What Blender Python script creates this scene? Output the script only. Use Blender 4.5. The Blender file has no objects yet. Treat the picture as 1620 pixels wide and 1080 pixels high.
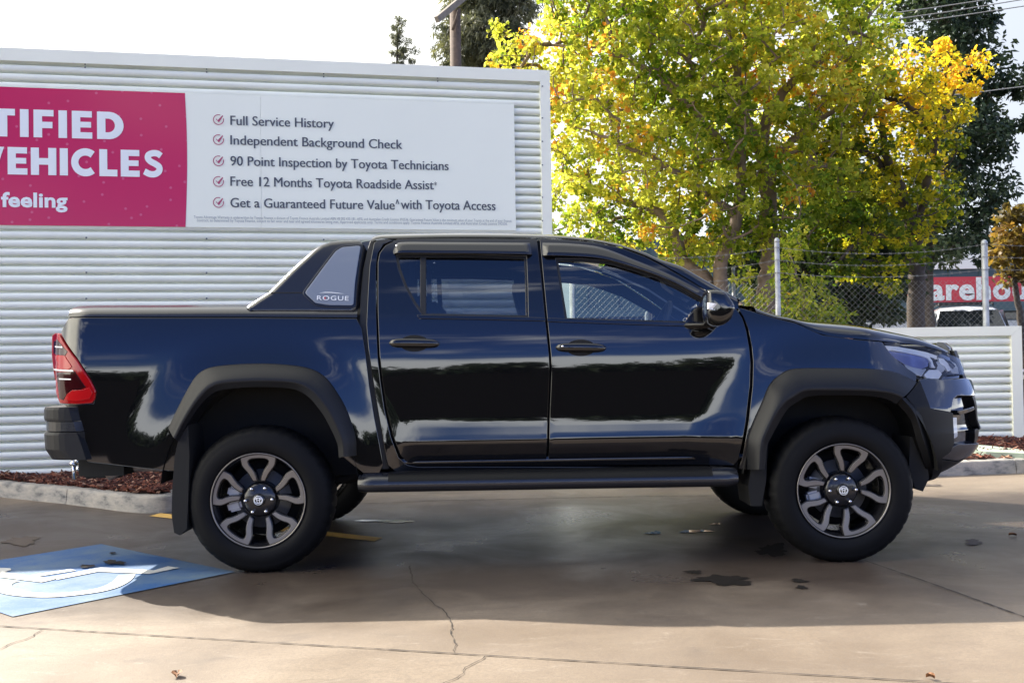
import bpy, bmesh, math, random
import numpy as np
from mathutils import Vector, Matrix
from mathutils.geometry import delaunay_2d_cdt, tessellate_polygon

random.seed(7)
rng = np.random.default_rng(7)
SC = bpy.context.scene
COL = SC.collection
R = math.radians

# ------------------------------------------------------------------ camera, sky, sun, exposure
FPX = 1650.0            # focal length in pixels of a 1620 px wide frame
CAMH, PITCH, ROLL = 1.0873, 0.0193, 0.0152
cam_d = bpy.data.cameras.new('camera')
cam_d.sensor_width = 36.0
cam_d.lens = FPX / 1620 * 36
cam_d.clip_end = 2000
cam = bpy.data.objects.new('camera', cam_d)
COL.objects.link(cam)
cp, sp = math.cos(PITCH), math.sin(PITCH)
cr, sr = math.cos(ROLL), math.sin(ROLL)
C_F = Vector((0, cp, sp))
_u0, _r0 = Vector((0, -sp, cp)), Vector((1, 0, 0))
C_R = _r0 * cr - _u0 * sr
C_U = _r0 * sr + _u0 * cr
cam.matrix_world = Matrix(((C_R.x, C_U.x, -C_F.x, 0), (C_R.y, C_U.y, -C_F.y, 0), (C_R.z, C_U.z, -C_F.z, CAMH), (0, 0, 0, 1)))
SC.camera = cam
CAMP = Vector((0, 0, CAMH))

SUN_TO = Vector((-0.93, 0.85, 1.0)).normalized()      # from the ground towards the sun: behind the truck, to its left
SUN_EL = math.asin(SUN_TO.z)
SUN_AZ = math.atan2(SUN_TO.x, SUN_TO.y)               # from +Y, clockwise
SKY_STRENGTH = 0.10
SUN_STRENGTH = 3.5
EXPOSURE = 1.80

world = bpy.data.worlds.new('World')
SC.world = world
world.use_nodes = True
nt = world.node_tree
nt.nodes.clear()
N = nt.nodes.new
L = nt.links.new
out = N('ShaderNodeOutputWorld')
bg = N('ShaderNodeBackground')
bg.inputs['Strength'].default_value = SKY_STRENGTH
sky = N('ShaderNodeTexSky')
sky.sky_type = 'NISHITA'
sky.sun_disc = False
sky.sun_elevation = SUN_EL
sky.sun_rotation = SUN_AZ
sky.air_density = 1.0
sky.dust_density = 0.1
sky.ozone_density = 3.5
tc = N('ShaderNodeTexCoord')
sep = N('ShaderNodeSeparateXYZ')
L(tc.outputs['Generated'], sep.inputs[0])


def m_(op, a, b=None, c=None):
    n = N('ShaderNodeMath')
    n.operation = op
    for i, v in enumerate((a, b, c)):
        if v is None:
            continue
        if isinstance(v, (int, float)):
            n.inputs[i].default_value = v
        else:
            L(v, n.inputs[i])
    return n.outputs[0]


def ramp_(v, lo, hi):
    n = N('ShaderNodeMapRange')
    n.interpolation_type = 'SMOOTHSTEP'
    L(v, n.inputs['Value'])
    n.inputs['From Min'].default_value = lo
    n.inputs['From Max'].default_value = hi
    return n.outputs['Result']


zz = m_('ADD', m_('MAXIMUM', sep.outputs['Z'], 0.0), 0.12)
cmb = N('ShaderNodeCombineXYZ')
L(m_('DIVIDE', sep.outputs['X'], zz), cmb.inputs[0])
L(m_('DIVIDE', sep.outputs['Y'], zz), cmb.inputs[1])
no = N('ShaderNodeTexNoise')
no.inputs['Scale'].default_value = 0.75
no.inputs['Detail'].default_value = 7
no.inputs['Roughness'].default_value = 0.6
no.inputs['Distortion'].default_value = 0.6
L(cmb.outputs[0], no.inputs['Vector'])
n2 = N('ShaderNodeTexNoise')
n2.inputs['Scale'].default_value = 2.2
n2.inputs['Detail'].default_value = 8
n2.inputs['Roughness'].default_value = 0.62
mp2 = N('ShaderNodeMapping')
mp2.inputs['Scale'].default_value = (1, 1, 3.2)
L(tc.outputs['Generated'], mp2.inputs['Vector'])
L(mp2.outputs[0], n2.inputs['Vector'])
wisp = ramp_(no.outputs['Fac'], 0.54, 0.76)                  # thin scattered clouds
low = m_('SUBTRACT', 1.0, ramp_(sep.outputs['Z'], 0.12, 0.40))
bank = m_('SUBTRACT', 1.0, ramp_(sep.outputs['Z'], 0.02, 0.135))   # sunlit cumulus standing low opposite the sun
bankf = ramp_(m_('ADD', m_('MULTIPLY', n2.outputs['Fac'], 1.15), m_('MULTIPLY', bank, 0.36)), 0.62, 0.86)
front = ramp_(m_('SUBTRACT', sep.outputs['Y'], m_('MULTIPLY', sep.outputs['X'], 0.5)), 0.22, 0.60)                 # bright veil of cloud on the sun's side


def mixrgb(f, a, b_):
    n = N('ShaderNodeMix')
    n.data_type = 'RGBA'
    L(f, n.inputs['Factor'])
    for s_, v in (('A', a), ('B', b_)):
        if isinstance(v, tuple):
            n.inputs[s_].default_value = (*v, 1)
        else:
            L(v, n.inputs[s_])
    return n.outputs['Result']


tint = N('ShaderNodeMix')
tint.data_type = 'RGBA'
tint.blend_type = 'MULTIPLY'
tint.inputs['Factor'].default_value = 1
L(sky.outputs[0], tint.inputs['A'])
L(mixrgb(ramp_(sep.outputs['Z'], 0.12, 0.62), (0.19, 0.27, 0.58), (0.42, 0.50, 0.74)), tint.inputs['B'])
c1 = mixrgb(m_('MULTIPLY', m_('MULTIPLY', wisp, low), 0.30), tint.outputs['Result'], (7.0, 7.2, 7.6))
c1 = mixrgb(m_('MULTIPLY', bankf, 0.80), c1, (12.5, 12.8, 12.8))
hyp = m_('SQRT', m_('ADD', m_('ADD', m_('MULTIPLY', sep.outputs['X'], sep.outputs['X']), m_('MULTIPLY', sep.outputs['Y'], sep.outputs['Y'])), 0.0001))
side_fill = m_('SUBTRACT', 1.0, ramp_(m_('DIVIDE', m_('MULTIPLY', sep.outputs['Y'], -1.0), hyp), 0.58, 0.80))   # unseen cloud added to light the wall, leaving a clear patch opposite the sun
lum = m_('MULTIPLY', side_fill, m_('ADD', m_('MULTIPLY', n2.outputs['Fac'], 0.5), 0.62))
sidec = mixrgb(ramp_(sep.outputs['X'], -0.3, 0.5), (17.5, 16.6, 14.0), (6.0, 5.9, 5.5))
lum = m_('MULTIPLY', lum, m_('SUBTRACT', 1.0, m_('MULTIPLY', ramp_(sep.outputs['X'], -0.15, 0.35), 0.86)))
c1 = mixrgb(m_('MINIMUM', lum, 0.95), c1, sidec)
c1 = mixrgb(m_('MULTIPLY', ramp_(sep.outputs['Z'], 0.80, 0.93), 0.80), c1, (3.6, 3.7, 3.6))   # unseen veil overhead, added for neutral light on the wall
c1 = mixrgb(m_('MINIMUM', m_('MULTIPLY', front, m_('ADD', m_('MULTIPLY', no.outputs['Fac'], 0.35), 0.72)), 1.0), c1, mixrgb(ramp_(sep.outputs['X'], -0.1, 0.5), (3.9, 4.0, 4.05), (2.60, 2.78, 2.95)))
L(c1, bg.inputs['Color'])
L(bg.outputs[0], out.inputs[0])

sun_d = bpy.data.lights.new('sun', 'SUN')
sun_d.energy = SUN_STRENGTH
sun_d.angle = R(0.5)
sun_d.color = (1.0, 0.93, 0.82)
sun = bpy.data.objects.new('sun', sun_d)
COL.objects.link(sun)
sun.rotation_euler = SUN_TO.to_track_quat('Z', 'Y').to_euler()
sun.location = SUN_TO * 60

SC.view_settings.view_transform = 'Standard'
SC.view_settings.look = 'None'
SC.view_settings.exposure = EXPOSURE
SC.view_settings.gamma = 1.0
SC.cycles.max_bounces = 12
SC.cycles.transparent_max_bounces = 24
SC.cycles.sample_clamp_indirect = 8


# ------------------------------------------------------------------ survey: photo pixel -> place
def ray(px, py):
    return (C_F + C_R * ((px - 810) / FPX) + C_U * ((540 - py) / FPX)).normalized()


def GND(px, py, z=0.0):
    d = ray(px, py)
    t = (z - CAMH) / d.z
    return Vector((d.x * t, d.y * t, z))


def ATD(px, py, depth):
    d = ray(px, py)
    return CAMP + d * (depth / d.y)


# ------------------------------------------------------------------ materials
def material(name):
    m = bpy.data.materials.new(name)
    m.use_nodes = True
    n = m.node_tree
    n.nodes.clear()
    o = n.nodes.new('ShaderNodeOutputMaterial')
    return m, n, o


def pbr(name, col, rough=0.5, metal=0.0, coat=0.0, ior=1.5, bump=0.0, bscale=200.0, var=0.0, vscale=3.0, spec=0.5, sheen=None):
    m, n, o = material(name)
    b = n.nodes.new('ShaderNodeBsdfPrincipled')
    b.inputs['Base Color'].default_value = (*col, 1)
    b.inputs['Roughness'].default_value = rough
    b.inputs['Metallic'].default_value = metal
    b.inputs['IOR'].default_value = ior
    b.inputs['Coat Weight'].default_value = coat
    b.inputs['Coat Roughness'].default_value = 0.02
    b.inputs['Specular IOR Level'].default_value = spec
    t = n.nodes.new('ShaderNodeTexCoord')
    if var > 0:
        no = n.nodes.new('ShaderNodeTexNoise')
        no.inputs['Scale'].default_value = vscale
        no.inputs['Detail'].default_value = 6
        n.links.new(t.outputs['Object'], no.inputs['Vector'])
        mp = n.nodes.new('ShaderNodeMapRange')
        n.links.new(no.outputs['Fac'], mp.inputs['Value'])
        mp.inputs['From Min'].default_value = 0.25
        mp.inputs['From Max'].default_value = 0.75
        mp.inputs['To Min'].default_value = 1 - var
        mp.inputs['To Max'].default_value = 1 + var
        mx = n.nodes.new('ShaderNodeMix')
        mx.data_type = 'RGBA'
        mx.blend_type = 'MULTIPLY'
        mx.inputs['Factor'].default_value = 1
        mx.inputs['A'].default_value = (*col, 1)
        n.links.new(mp.outputs['Result'], mx.inputs['B'])
        n.links.new(mx.outputs['Result'], b.inputs['Base Color'])
    if bump > 0:
        no2 = n.nodes.new('ShaderNodeTexNoise')
        no2.inputs['Scale'].default_value = bscale
        no2.inputs['Detail'].default_value = 3
        n.links.new(t.outputs['Object'], no2.inputs['Vector'])
        bp = n.nodes.new('ShaderNodeBump')
        bp.inputs['Strength'].default_value = bump
        bp.inputs['Distance'].default_value = 0.01
        n.links.new(no2.outputs['Fac'], bp.inputs['Height'])
        n.links.new(bp.outputs['Normal'], b.inputs['Normal'])
    n.links.new(b.outputs[0], o.inputs[0])
    return m


def glass(name, tint, refl=1.0, ior=1.5):
    """thin pane: tinted transparency under a mirror reflection that grows towards grazing"""
    m, n, o = material(name)
    tr = n.nodes.new('ShaderNodeBsdfTransparent')
    tr.inputs[0].default_value = (*tint, 1)
    gl = n.nodes.new('ShaderNodeBsdfGlossy')
    gl.inputs['Roughness'].default_value = 0.0
    gl.inputs['Color'].default_value = (refl, refl, refl, 1)
    fr = n.nodes.new('ShaderNodeFresnel')
    fr.inputs['IOR'].default_value = ior
    mx = n.nodes.new('ShaderNodeMixShader')
    n.links.new(fr.outputs[0], mx.inputs[0])
    n.links.new(tr.outputs[0], mx.inputs[1])
    n.links.new(gl.outputs[0], mx.inputs[2])
    n.links.new(mx.outputs[0], o.inputs[0])
    return m


M = {}
M['paint'] = pbr('black_paint', (0.004, 0.004, 0.005), rough=0.05, coat=1.0, ior=1.45)
M['plastic'] = pbr('matte_plastic', (0.008, 0.0085, 0.0105), rough=0.42, bump=0.05, bscale=900, spec=0.32)
M['plastic_dark'] = pbr('shaded_flare_plastic', (0.0045, 0.0046, 0.0052), rough=0.45, spec=.22)
M['satin'] = pbr('satin_lid', (0.014, 0.015, 0.019), rough=0.22, spec=0.7)
M['black'] = pbr('dull_black', (0.004, 0.004, 0.004), rough=0.8)
M['gloss_black'] = pbr('gloss_black_trim', (0.005, 0.005, 0.006), rough=0.08, coat=0.6)
M['smoke'] = pbr('smoked_visor', (0.006, 0.006, 0.008), rough=0.12, coat=0.5)
M['rubber'] = pbr('tyre_rubber', (0.0045, 0.0047, 0.0055), rough=0.6, spec=.16, bump=0.04, bscale=300)
M['rubber_seal'] = pbr('rubber_seal', (0.006, 0.006, 0.006), rough=0.5)
M['machined'] = pbr('machined_alloy', (0.215, 0.20, 0.185), rough=0.40, metal=0.7)
M['rim_black'] = pbr('black_alloy', (0.010, 0.010, 0.012), rough=0.25, coat=0.3)
M['chrome'] = pbr('chrome', (0.75, 0.75, 0.77), rough=0.12, metal=1.0)
M['steel'] = pbr('brushed_steel', (0.42, 0.42, 0.43), rough=0.38, metal=0.8, var=0.15, vscale=20)
M['caliper'] = pbr('caliper_grey', (0.42, 0.43, 0.45), rough=0.45, metal=0.4)
M['rust'] = pbr('rusty_steel', (0.20, 0.15, 0.12), rough=0.6, metal=0.5, var=0.3, vscale=25)
M['glass'] = glass('clear_glass', (0.90, 0.95, 0.94), ior=2.05)
M['glass_dark'] = glass('tinted_glass', (0.34, 0.38, 0.42), ior=1.95)
M['lens'] = glass('lamp_lens', (0.98, 0.985, 0.99), ior=1.4)
M['seat'] = pbr('seat_cloth', (0.012, 0.012, 0.014), rough=0.85)
M['cabin'] = pbr('cabin_trim', (0.035, 0.037, 0.042), rough=0.7)
M['headliner'] = pbr('headliner', (0.16, 0.16, 0.16), rough=0.9)
M['tail_red'] = pbr('tail_red', (0.32, 0.003, 0.006), rough=0.08, coat=0.25, spec=.35)
M['tail_bright'] = pbr('tail_bright_red', (0.42, 0.006, 0.009), rough=0.10, coat=0.25, spec=.35)
M['tail_dark'] = pbr('tail_smoked_red', (0.030, 0.002, 0.004), rough=0.06, coat=0.4, spec=.35)
M['silver'] = pbr('silver_print', (0.80, 0.81, 0.82), rough=0.3, metal=0.2)
M['red_print'] = pbr('red_print', (0.5, 0.03, 0.03), rough=0.4)
M['sail_glass'] = pbr('sail_insert', (0.17, 0.195, 0.24), rough=0.16, coat=1.0)
M['lamp_silver'] = pbr('lamp_reflector', (0.92, 0.92, 0.90), rough=0.20, metal=0.0, coat=.5)
M['lamp_blue'] = pbr('lamp_blue', (0.22, 0.25, 0.46), rough=0.12, metal=0.3)
M['lamp_grey'] = pbr('lamp_grey', (0.52, 0.54, 0.56), rough=0.22, metal=0.2)
M['white_metal'] = pbr('white_flashing', (0.90, 0.90, 0.77), rough=0.45, var=0.04, vscale=1.5)
M['white_sheet'] = pbr('white_corrugated', (0.885, 0.90, 0.80), rough=0.40, var=0.05, vscale=2.0)
M['screw'] = pbr('screw_grey', (0.12, 0.13, 0.14), rough=0.5)
M['galv'] = pbr('galvanised_pipe', (0.42, 0.44, 0.46), rough=0.5, metal=0.35, var=0.25, vscale=14)
M['wire'] = pbr('fence_wire', (0.20, 0.20, 0.20), rough=0.5, metal=0.3)
M['wood'] = pbr('grey_timber', (0.10, 0.07, 0.055), rough=0.85, var=0.3, vscale=12)
M['bark'] = pbr('bark', (0.19, 0.14, 0.105), rough=0.9, var=0.35, vscale=9, bump=0.6, bscale=30)
M['bark_dark'] = pbr('dark_bark', (0.07, 0.055, 0.045), rough=0.9, var=0.3, vscale=9, bump=0.6, bscale=30)


# ------------------------------------------------------------------ mesh helpers
def link(name, me, mat=None, parent=None):
    o = bpy.data.objects.new(name, me)
    COL.objects.link(o)
    if mat is not None:
        if isinstance(mat, (list, tuple)):
            for q in mat:
                me.materials.append(q)
        else:
            me.materials.append(mat)
    if parent is not None:
        o.parent = parent
    return o


def mesh(name, verts, faces, mat, parent=None, smooth=False, normals=None, idx=None):
    me = bpy.data.meshes.new(name)
    me.from_pydata([tuple(v) for v in verts], [], [tuple(f) for f in faces])
    if smooth or normals is not None:
        me.polygons.foreach_set('use_smooth', [True] * len(me.polygons))
    if idx is not None:
        me.polygons.foreach_set('material_index', idx)
    me.update()
    if normals is not None:
        me.normals_split_custom_set_from_vertices([tuple(n) for n in normals])
    return link(name, me, mat, parent)


def empty(name, loc=(0, 0, 0), rz=0.0):
    o = bpy.data.objects.new(name, None)
    COL.objects.link(o)
    o.location = loc
    o.rotation_euler = (0, 0, rz)
    o.empty_display_size = 0.2
    return o


def tag(o, label=None, cat=None, group=None, kind=None):
    if label:
        o['label'] = label
    if cat:
        o['category'] = cat
    if group:
        o['group'] = group
    if kind:
        o['kind'] = kind
    return o


class MB:
    """collects simple shapes into one mesh"""

    def __init__(self):
        self.v, self.f, self.sm, self.mi = [], [], [], []

    def add(self, vs, fs, smooth=False, mi=0):
        b = len(self.v)
        self.v += [tuple(v) for v in vs]
        for f in fs:
            self.f.append(tuple(i + b for i in f))
            self.sm.append(smooth)
            self.mi.append(mi)

    def box(self, c, s, rot=None, mi=0, bev=0.0):
        x, y, z = s[0] / 2, s[1] / 2, s[2] / 2
        if bev > 0:
            bm = bmesh.new()
            bmesh.ops.create_cube(bm, size=1.0)
            for v in bm.verts:
                v.co = Vector((v.co.x * s[0], v.co.y * s[1], v.co.z * s[2]))
            bmesh.ops.bevel(bm, geom=list(bm.edges), offset=bev, segments=2, affect='EDGES')
            bm.verts.index_update()
            vs = [v.co.copy() for v in bm.verts]
            fs = [[v.index for v in f.verts] for f in bm.faces]
            bm.free()
        else:
            vs = [Vector((a * x, b * y, d * z)) for a in (-1, 1) for b in (-1, 1) for d in (-1, 1)]
            fs = [(0, 1, 3, 2), (4, 6, 7, 5), (0, 4, 5, 1), (2, 3, 7, 6), (0, 2, 6, 4), (1, 5, 7, 3)]
        if rot is not None:
            vs = [rot @ v for v in vs]
        c = Vector(c)
        self.add([v + c for v in vs], fs, False, mi)

    def tube(self, pts, rad, n=8, cap=True, mi=0, smooth=True):
        pts = [Vector(p) for p in pts]
        k = len(pts)
        if not hasattr(rad, '__len__'):
            rad = [rad] * k
        vs, fs = [], []
        prev = None
        for i, p in enumerate(pts):
            t = (pts[min(i + 1, k - 1)] - pts[max(i - 1, 0)])
            if t.length < 1e-9:
                t = Vector((0, 0, 1))
            t.normalize()
            if prev is None:
                a = t.orthogonal().normalized()
            else:
                a = (prev - t * prev.dot(t))
                a = a.normalized() if a.length > 1e-6 else t.orthogonal().normalized()
            prev = a
            b = t.cross(a)
            for j in range(n):
                w = 2 * math.pi * j / n
                vs.append(p + (a * math.cos(w) + b * math.sin(w)) * rad[i])
        for i in range(k - 1):
            for j in range(n):
                q = (j + 1) % n
                fs.append((i * n + j, i * n + q, (i + 1) * n + q, (i + 1) * n + j))
        if cap:
            fs.append(tuple(reversed(range(n))))
            fs.append(tuple((k - 1) * n + j for j in range(n)))
        self.add(vs, fs, smooth, mi)

    def lathe(self, prof, n=48, axis='Y', c=(0, 0, 0), mi=0, smooth=True, closed=False):
        """prof: (radius, along axis)"""
        vs, fs = [], []
        k = len(prof)
        for j in range(n):
            w = 2 * math.pi * j / n
            for r, a in prof:
                if axis == 'Y':
                    vs.append((c[0] + r * math.cos(w), c[1] + a, c[2] + r * math.sin(w)))
                else:
                    vs.append((c[0] + r * math.cos(w), c[1] + r * math.sin(w), c[2] + a))
        for j in range(n):
            q = (j + 1) % n
            for i in range(k - 1 + (1 if closed else 0)):
                i2 = (i + 1) % k
                f = (j * k + i, j * k + i2, q * k + i2, q * k + i)
                fs.append(f if axis == 'Y' else f[::-1])
        self.add(vs, fs, smooth, mi)

    def prism(self, poly, h0, h1, frame, mi=0):
        """poly 2D, extruded from h0 to h1; frame(a,b,h)->3D"""
        n = len(poly)
        vs = [frame(a, b, h0) for a, b in poly] + [frame(a, b, h1) for a, b in poly]
        fs = [(i, (i + 1) % n, n + (i + 1) % n, n + i) for i in range(n)]
        tri = tessellate_polygon([[Vector((a, b, 0)) for a, b in poly]])
        fs += [tuple(t) for t in tri] + [tuple(n + i for i in reversed(t)) for t in tri]
        self.add(vs, fs, False, mi)

    def loft(self, rings, closed=True, cap=True, smooth=True, mi=0):
        n = len(rings[0])
        vs = [p for r in rings for p in r]
        fs = []
        for i in range(len(rings) - 1):
            for j in range(n if closed else n - 1):
                q = (j + 1) % n
                fs.append((i * n + j, i * n + q, (i + 1) * n + q, (i + 1) * n + j))
        self.add(vs, fs, smooth, mi)
        if cap and closed:
            b = len(self.v) - len(vs)
            self.f.append(tuple(b + j for j in reversed(range(n))))
            self.f.append(tuple(b + (len(rings) - 1) * n + j for j in range(n)))
            self.sm += [False, False]
            self.mi += [mi, mi]

    def build(self, name, mat, parent=None, fix=True):
        me = bpy.data.meshes.new(name)
        me.from_pydata(self.v, [], self.f)
        me.polygons.foreach_set('use_smooth', self.sm)
        me.polygons.foreach_set('material_index', self.mi)
        if fix:
            bm = bmesh.new()
            bm.from_mesh(me)
            bmesh.ops.recalc_face_normals(bm, faces=bm.faces)
            bm.to_mesh(me)
            bm.free()
        me.update()
        return link(name, me, mat, parent)


def pchip(tab):
    xs = np.array([t[0] for t in tab], float)
    ys = np.array([t[1] for t in tab], float)
    h = np.diff(xs)
    d = np.diff(ys) / h
    m = np.zeros(len(xs))
    m[0], m[-1] = d[0], d[-1]
    for i in range(1, len(xs) - 1):
        if d[i - 1] * d[i] > 0:
            w1, w2 = 2 * h[i] + h[i - 1], h[i] + 2 * h[i - 1]
            m[i] = (w1 + w2) / (w1 / d[i - 1] + w2 / d[i])

    def f(x):
        x = np.clip(x, xs[0], xs[-1])
        i = np.clip(np.searchsorted(xs, x) - 1, 0, len(xs) - 2)
        t = (x - xs[i]) / h[i]
        return ((1 + 2 * t) * (1 - t) ** 2 * ys[i] + t * (1 - t) ** 2 * h[i] * m[i] + t * t * (3 - 2 * t) * ys[i + 1] + t * t * (t - 1) * h[i] * m[i + 1])
    return f


def sstep(a, b, x):
    t = np.clip((x - a) / (b - a), 0, 1)
    return t * t * (3 - 2 * t)


def inside(poly, P):
    poly = np.asarray(poly)
    x, y = P[:, 0], P[:, 1]
    r = np.zeros(len(P), bool)
    n = len(poly)
    for i in range(n):
        x1, y1 = poly[i]
        x2, y2 = poly[(i + 1) % n]
        c = (y1 > y) != (y2 > y)
        with np.errstate(divide='ignore', invalid='ignore'):
            xi = (x2 - x1) * (y - y1) / (y2 - y1 + 1e-30) + x1
        r ^= c & (x < xi)
    return r


def area2(p):
    p = np.asarray(p)
    q = np.roll(p, -1, 0)
    return 0.5 * float(np.sum(p[:, 0] * q[:, 1] - q[:, 0] * p[:, 1]))


def offset_poly(p, d):
    """move a closed outline inwards by d (CCW outline)"""
    p = np.asarray(p, float)
    if area2(p) < 0:
        p = p[::-1]
    a = p - np.roll(p, 1, 0)
    b = np.roll(p, -1, 0) - p
    a /= np.linalg.norm(a, axis=1)[:, None] + 1e-12
    b /= np.linalg.norm(b, axis=1)[:, None] + 1e-12
    na = np.stack([-a[:, 1], a[:, 0]], 1)
    nb = np.stack([-b[:, 1], b[:, 0]], 1)
    m = na + nb
    k = np.clip(1 + np.sum(na * nb, 1), 0.35, None)
    return p + m / k[:, None] * d


def resample(p, res, closed=True):
    p = np.asarray(p, float)
    o = []
    n = len(p)
    for i in range(n if closed else n - 1):
        a, b = p[i], p[(i + 1) % n]
        k = max(1, int(math.ceil(np.linalg.norm(b - a) / res)))
        for j in range(k):
            o.append(a + (b - a) * j / k)
    if not closed:
        o.append(p[-1])
    return np.array(o)


def spline(p, per=6, closed=False):
    """Catmull-Rom through points"""
    p = np.asarray(p, float)
    n = len(p)
    o = []
    for i in range(n if closed else n - 1):
        if closed:
            a, b, c, d = p[i - 1], p[i], p[(i + 1) % n], p[(i + 2) % n]
        else:
            b, c = p[i], p[i + 1]
            a = p[i - 1] if i > 0 else 2 * b - c
            d = p[i + 2] if i + 2 < n else 2 * c - b
        for j in range(per):
            t = j / per
            o.append(0.5 * (2 * b + (c - a) * t + (2 * a - 5 * b + 4 * c - d) * t * t + (3 * b - a - 3 * c + d) * t ** 3))
    if not closed:
        o.append(p[-1])
    return np.array(o)


def roundcorners(p, r, seg=4):
    p = np.asarray(p, float)
    o = []
    n = len(p)
    for i in range(n):
        a, b, c = p[i - 1], p[i], p[(i + 1) % n]
        rr = r[i] if hasattr(r, '__len__') else r
        u, v = a - b, c - b
        lu, lv = np.linalg.norm(u), np.linalg.norm(v)
        k = min(rr, lu * .45, lv * .45)
        s, e = b + u / lu * k, b + v / lv * k
        for j in range(seg + 1):
            t = j / seg
            o.append((1 - t) ** 2 * s + 2 * t * (1 - t) * b + t * t * e)
    return np.array(o)


def cdt(poly, holes, res):
    """triangles that fill poly minus holes, with an inner grid"""
    pts = [poly] + list(holes)
    edges, V, b = [], [], 0
    for q in pts:
        n = len(q)
        V += [tuple(x) for x in q]
        edges += [(b + i, b + (i + 1) % n) for i in range(n)]
        b += n
    B = np.array(V)
    lo, hi = B.min(0), B.max(0)
    gx = np.arange(lo[0] + res * .5, hi[0], res)
    gy = np.arange(lo[1] + res * .5, hi[1], res)
    if len(gx) and len(gy):
        G = np.array([(x + (res * .5 if j % 2 else 0), y) for j, y in enumerate(gy) for x in gx])
        ok = inside(poly, G)
        for h in holes:
            ok &= ~inside(h, G)
        G = G[ok]
        if len(G):
            d = np.full(len(G), 9e9)
            for i in range(0, len(B), 400):
                d = np.minimum(d, np.min(np.linalg.norm(G[:, None] - B[None, i:i + 400], axis=2), axis=1))
            G = G[d > res * .45]
            V += [tuple(x) for x in G]
    r = delaunay_2d_cdt([Vector(v) for v in V], edges, [], 0, 1e-6)
    VV = np.array([tuple(v) for v in r[0]])
    T = np.array([t for t in r[2] if len(t) == 3])
    c = VV[T].mean(1)
    ok = inside(poly, c)
    for h in holes:
        ok &= ~inside(h, c)
    T = T[ok]
    A = VV[T]
    s = (A[:, 1, 0] - A[:, 0, 0]) * (A[:, 2, 1] - A[:, 0, 1]) - (A[:, 2, 0] - A[:, 0, 0]) * (A[:, 1, 1] - A[:, 0, 1])
    T[s < 0] = T[s < 0][:, ::-1]
    T = T[np.abs(s) > 1e-10]
    return VV, T


def panel(name, poly, surf, mat, parent=None, holes=(), res=0.03, off=0.0, depth=0.018, shrink=0.0025, bev=0.004, flip=1, edge_res=None):
    """a sheet laid on surf(a, b) -> 3D inside a 2D outline, its edges rolled inwards"""
    er = edge_res or res
    P = offset_poly(resample(offset_poly(poly, shrink) if shrink else poly, er), 0) if True else None
    H = []
    for h in holes:
        h = np.asarray(h, float)
        if area2(h) < 0:
            h = h[::-1]
        H.append(resample(offset_poly(h, -shrink) if shrink else h, er))
    V2, T = cdt(P, H, res)
    e = 1e-3

    def frame(a, b):
        p = Vector(surf(a, b))
        pu = (Vector(surf(a + e, b)) - Vector(surf(a - e, b)))
        pv = (Vector(surf(a, b + e)) - Vector(surf(a, b - e)))
        n = pu.cross(pv) * flip
        n.normalize()
        return p + n * off, n, pu.normalized(), pv.normalized()

    vs, ns = [], []
    for a, b in V2:
        p, n, _, _ = frame(a, b)
        vs.append(p)
        ns.append(n)
    fs = [tuple(t) if flip > 0 else tuple(t[::-1]) for t in T]
    if depth > 0:
        for k, loop in enumerate([P] + H):
            n_ = len(loop)
            q = np.asarray(loop)
            tn = np.roll(q, -1, 0) - np.roll(q, 1, 0)
            tn /= np.linalg.norm(tn, axis=1)[:, None] + 1e-12
            sgn = 1.0 if k == 0 else -1.0
            base = len(vs)
            for i in range(n_):
                p, n, pu, pv = frame(*q[i])
                o2 = Vector((0, 0, 0)) + (pu * tn[i, 1] - pv * tn[i, 0]) * sgn
                o2 = (o2 - n * o2.dot(n)).normalized()
                c = 0.7071
                for ang in (0, .25, .5, .75, 1.0):
                    an = ang * math.pi / 2
                    vs.append(p + o2 * (bev * math.sin(an)) - n * (bev * (1 - math.cos(an))))
                    ns.append(n * math.cos(an) + o2 * math.sin(an))
                vs.append(p + o2 * bev - n * depth)
                ns.append(o2)
            for i in range(n_):
                j = (i + 1) % n_
                for s in range(5):
                    f = (base + i * 6 + s, base + i * 6 + s + 1, base + j * 6 + s + 1, base + j * 6 + s)
                    if k > 0:
                        f = f[::-1]
                    fs.append(f if flip > 0 else f[::-1])
    return mesh(name, vs, fs, mat, parent, normals=ns)


def text_mesh(body, size=1.0, offset=0.0, spacing=1.0, extrude=0.0):
    """flat lettering as (verts, faces) in the XY plane"""
    c = bpy.data.curves.new('lettering', 'FONT')
    c.body = body
    c.size = size
    c.offset = offset
    c.space_character = spacing
    c.resolution_u = 3
    o = bpy.data.objects.new('lettering', c)
    COL.objects.link(o)
    dg = bpy.context.evaluated_depsgraph_get()
    me = bpy.data.meshes.new_from_object(o.evaluated_get(dg))
    vs = [v.co.copy() for v in me.vertices]
    fs = [tuple(p.vertices) for p in me.polygons]
    bpy.data.meshes.remove(me)
    bpy.data.objects.remove(o)
    bpy.data.curves.remove(c)
    return vs, fs
# ------------------------------------------------------------------ the pickup truck
TX, TY, YAW = 0.186, 6.47, 0.0128
truck = empty('pickup_truck', (TX, TY, 0), YAW)
tag(truck, 'glossy black double cab pickup truck with flared arches parked across the lot', 'pickup truck')
_cy, _sy = math.cos(YAW), math.sin(YAW)
CAML = Vector((_cy * -TX + _sy * -TY, -_sy * -TX + _cy * -TY, CAMH))


def rayl(px, py):
    d = ray(px, py)
    return Vector((_cy * d.x + _sy * d.y, -_sy * d.x + _cy * d.y, d.z))


def U(px, py, y):
    """photo pixel -> (x, z) of the truck on the lengthwise plane y"""
    d = rayl(px, py)
    t = (y - CAML.y) / d.y
    return (CAML.x + d.x * t, CAML.z + d.z * t)


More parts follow.
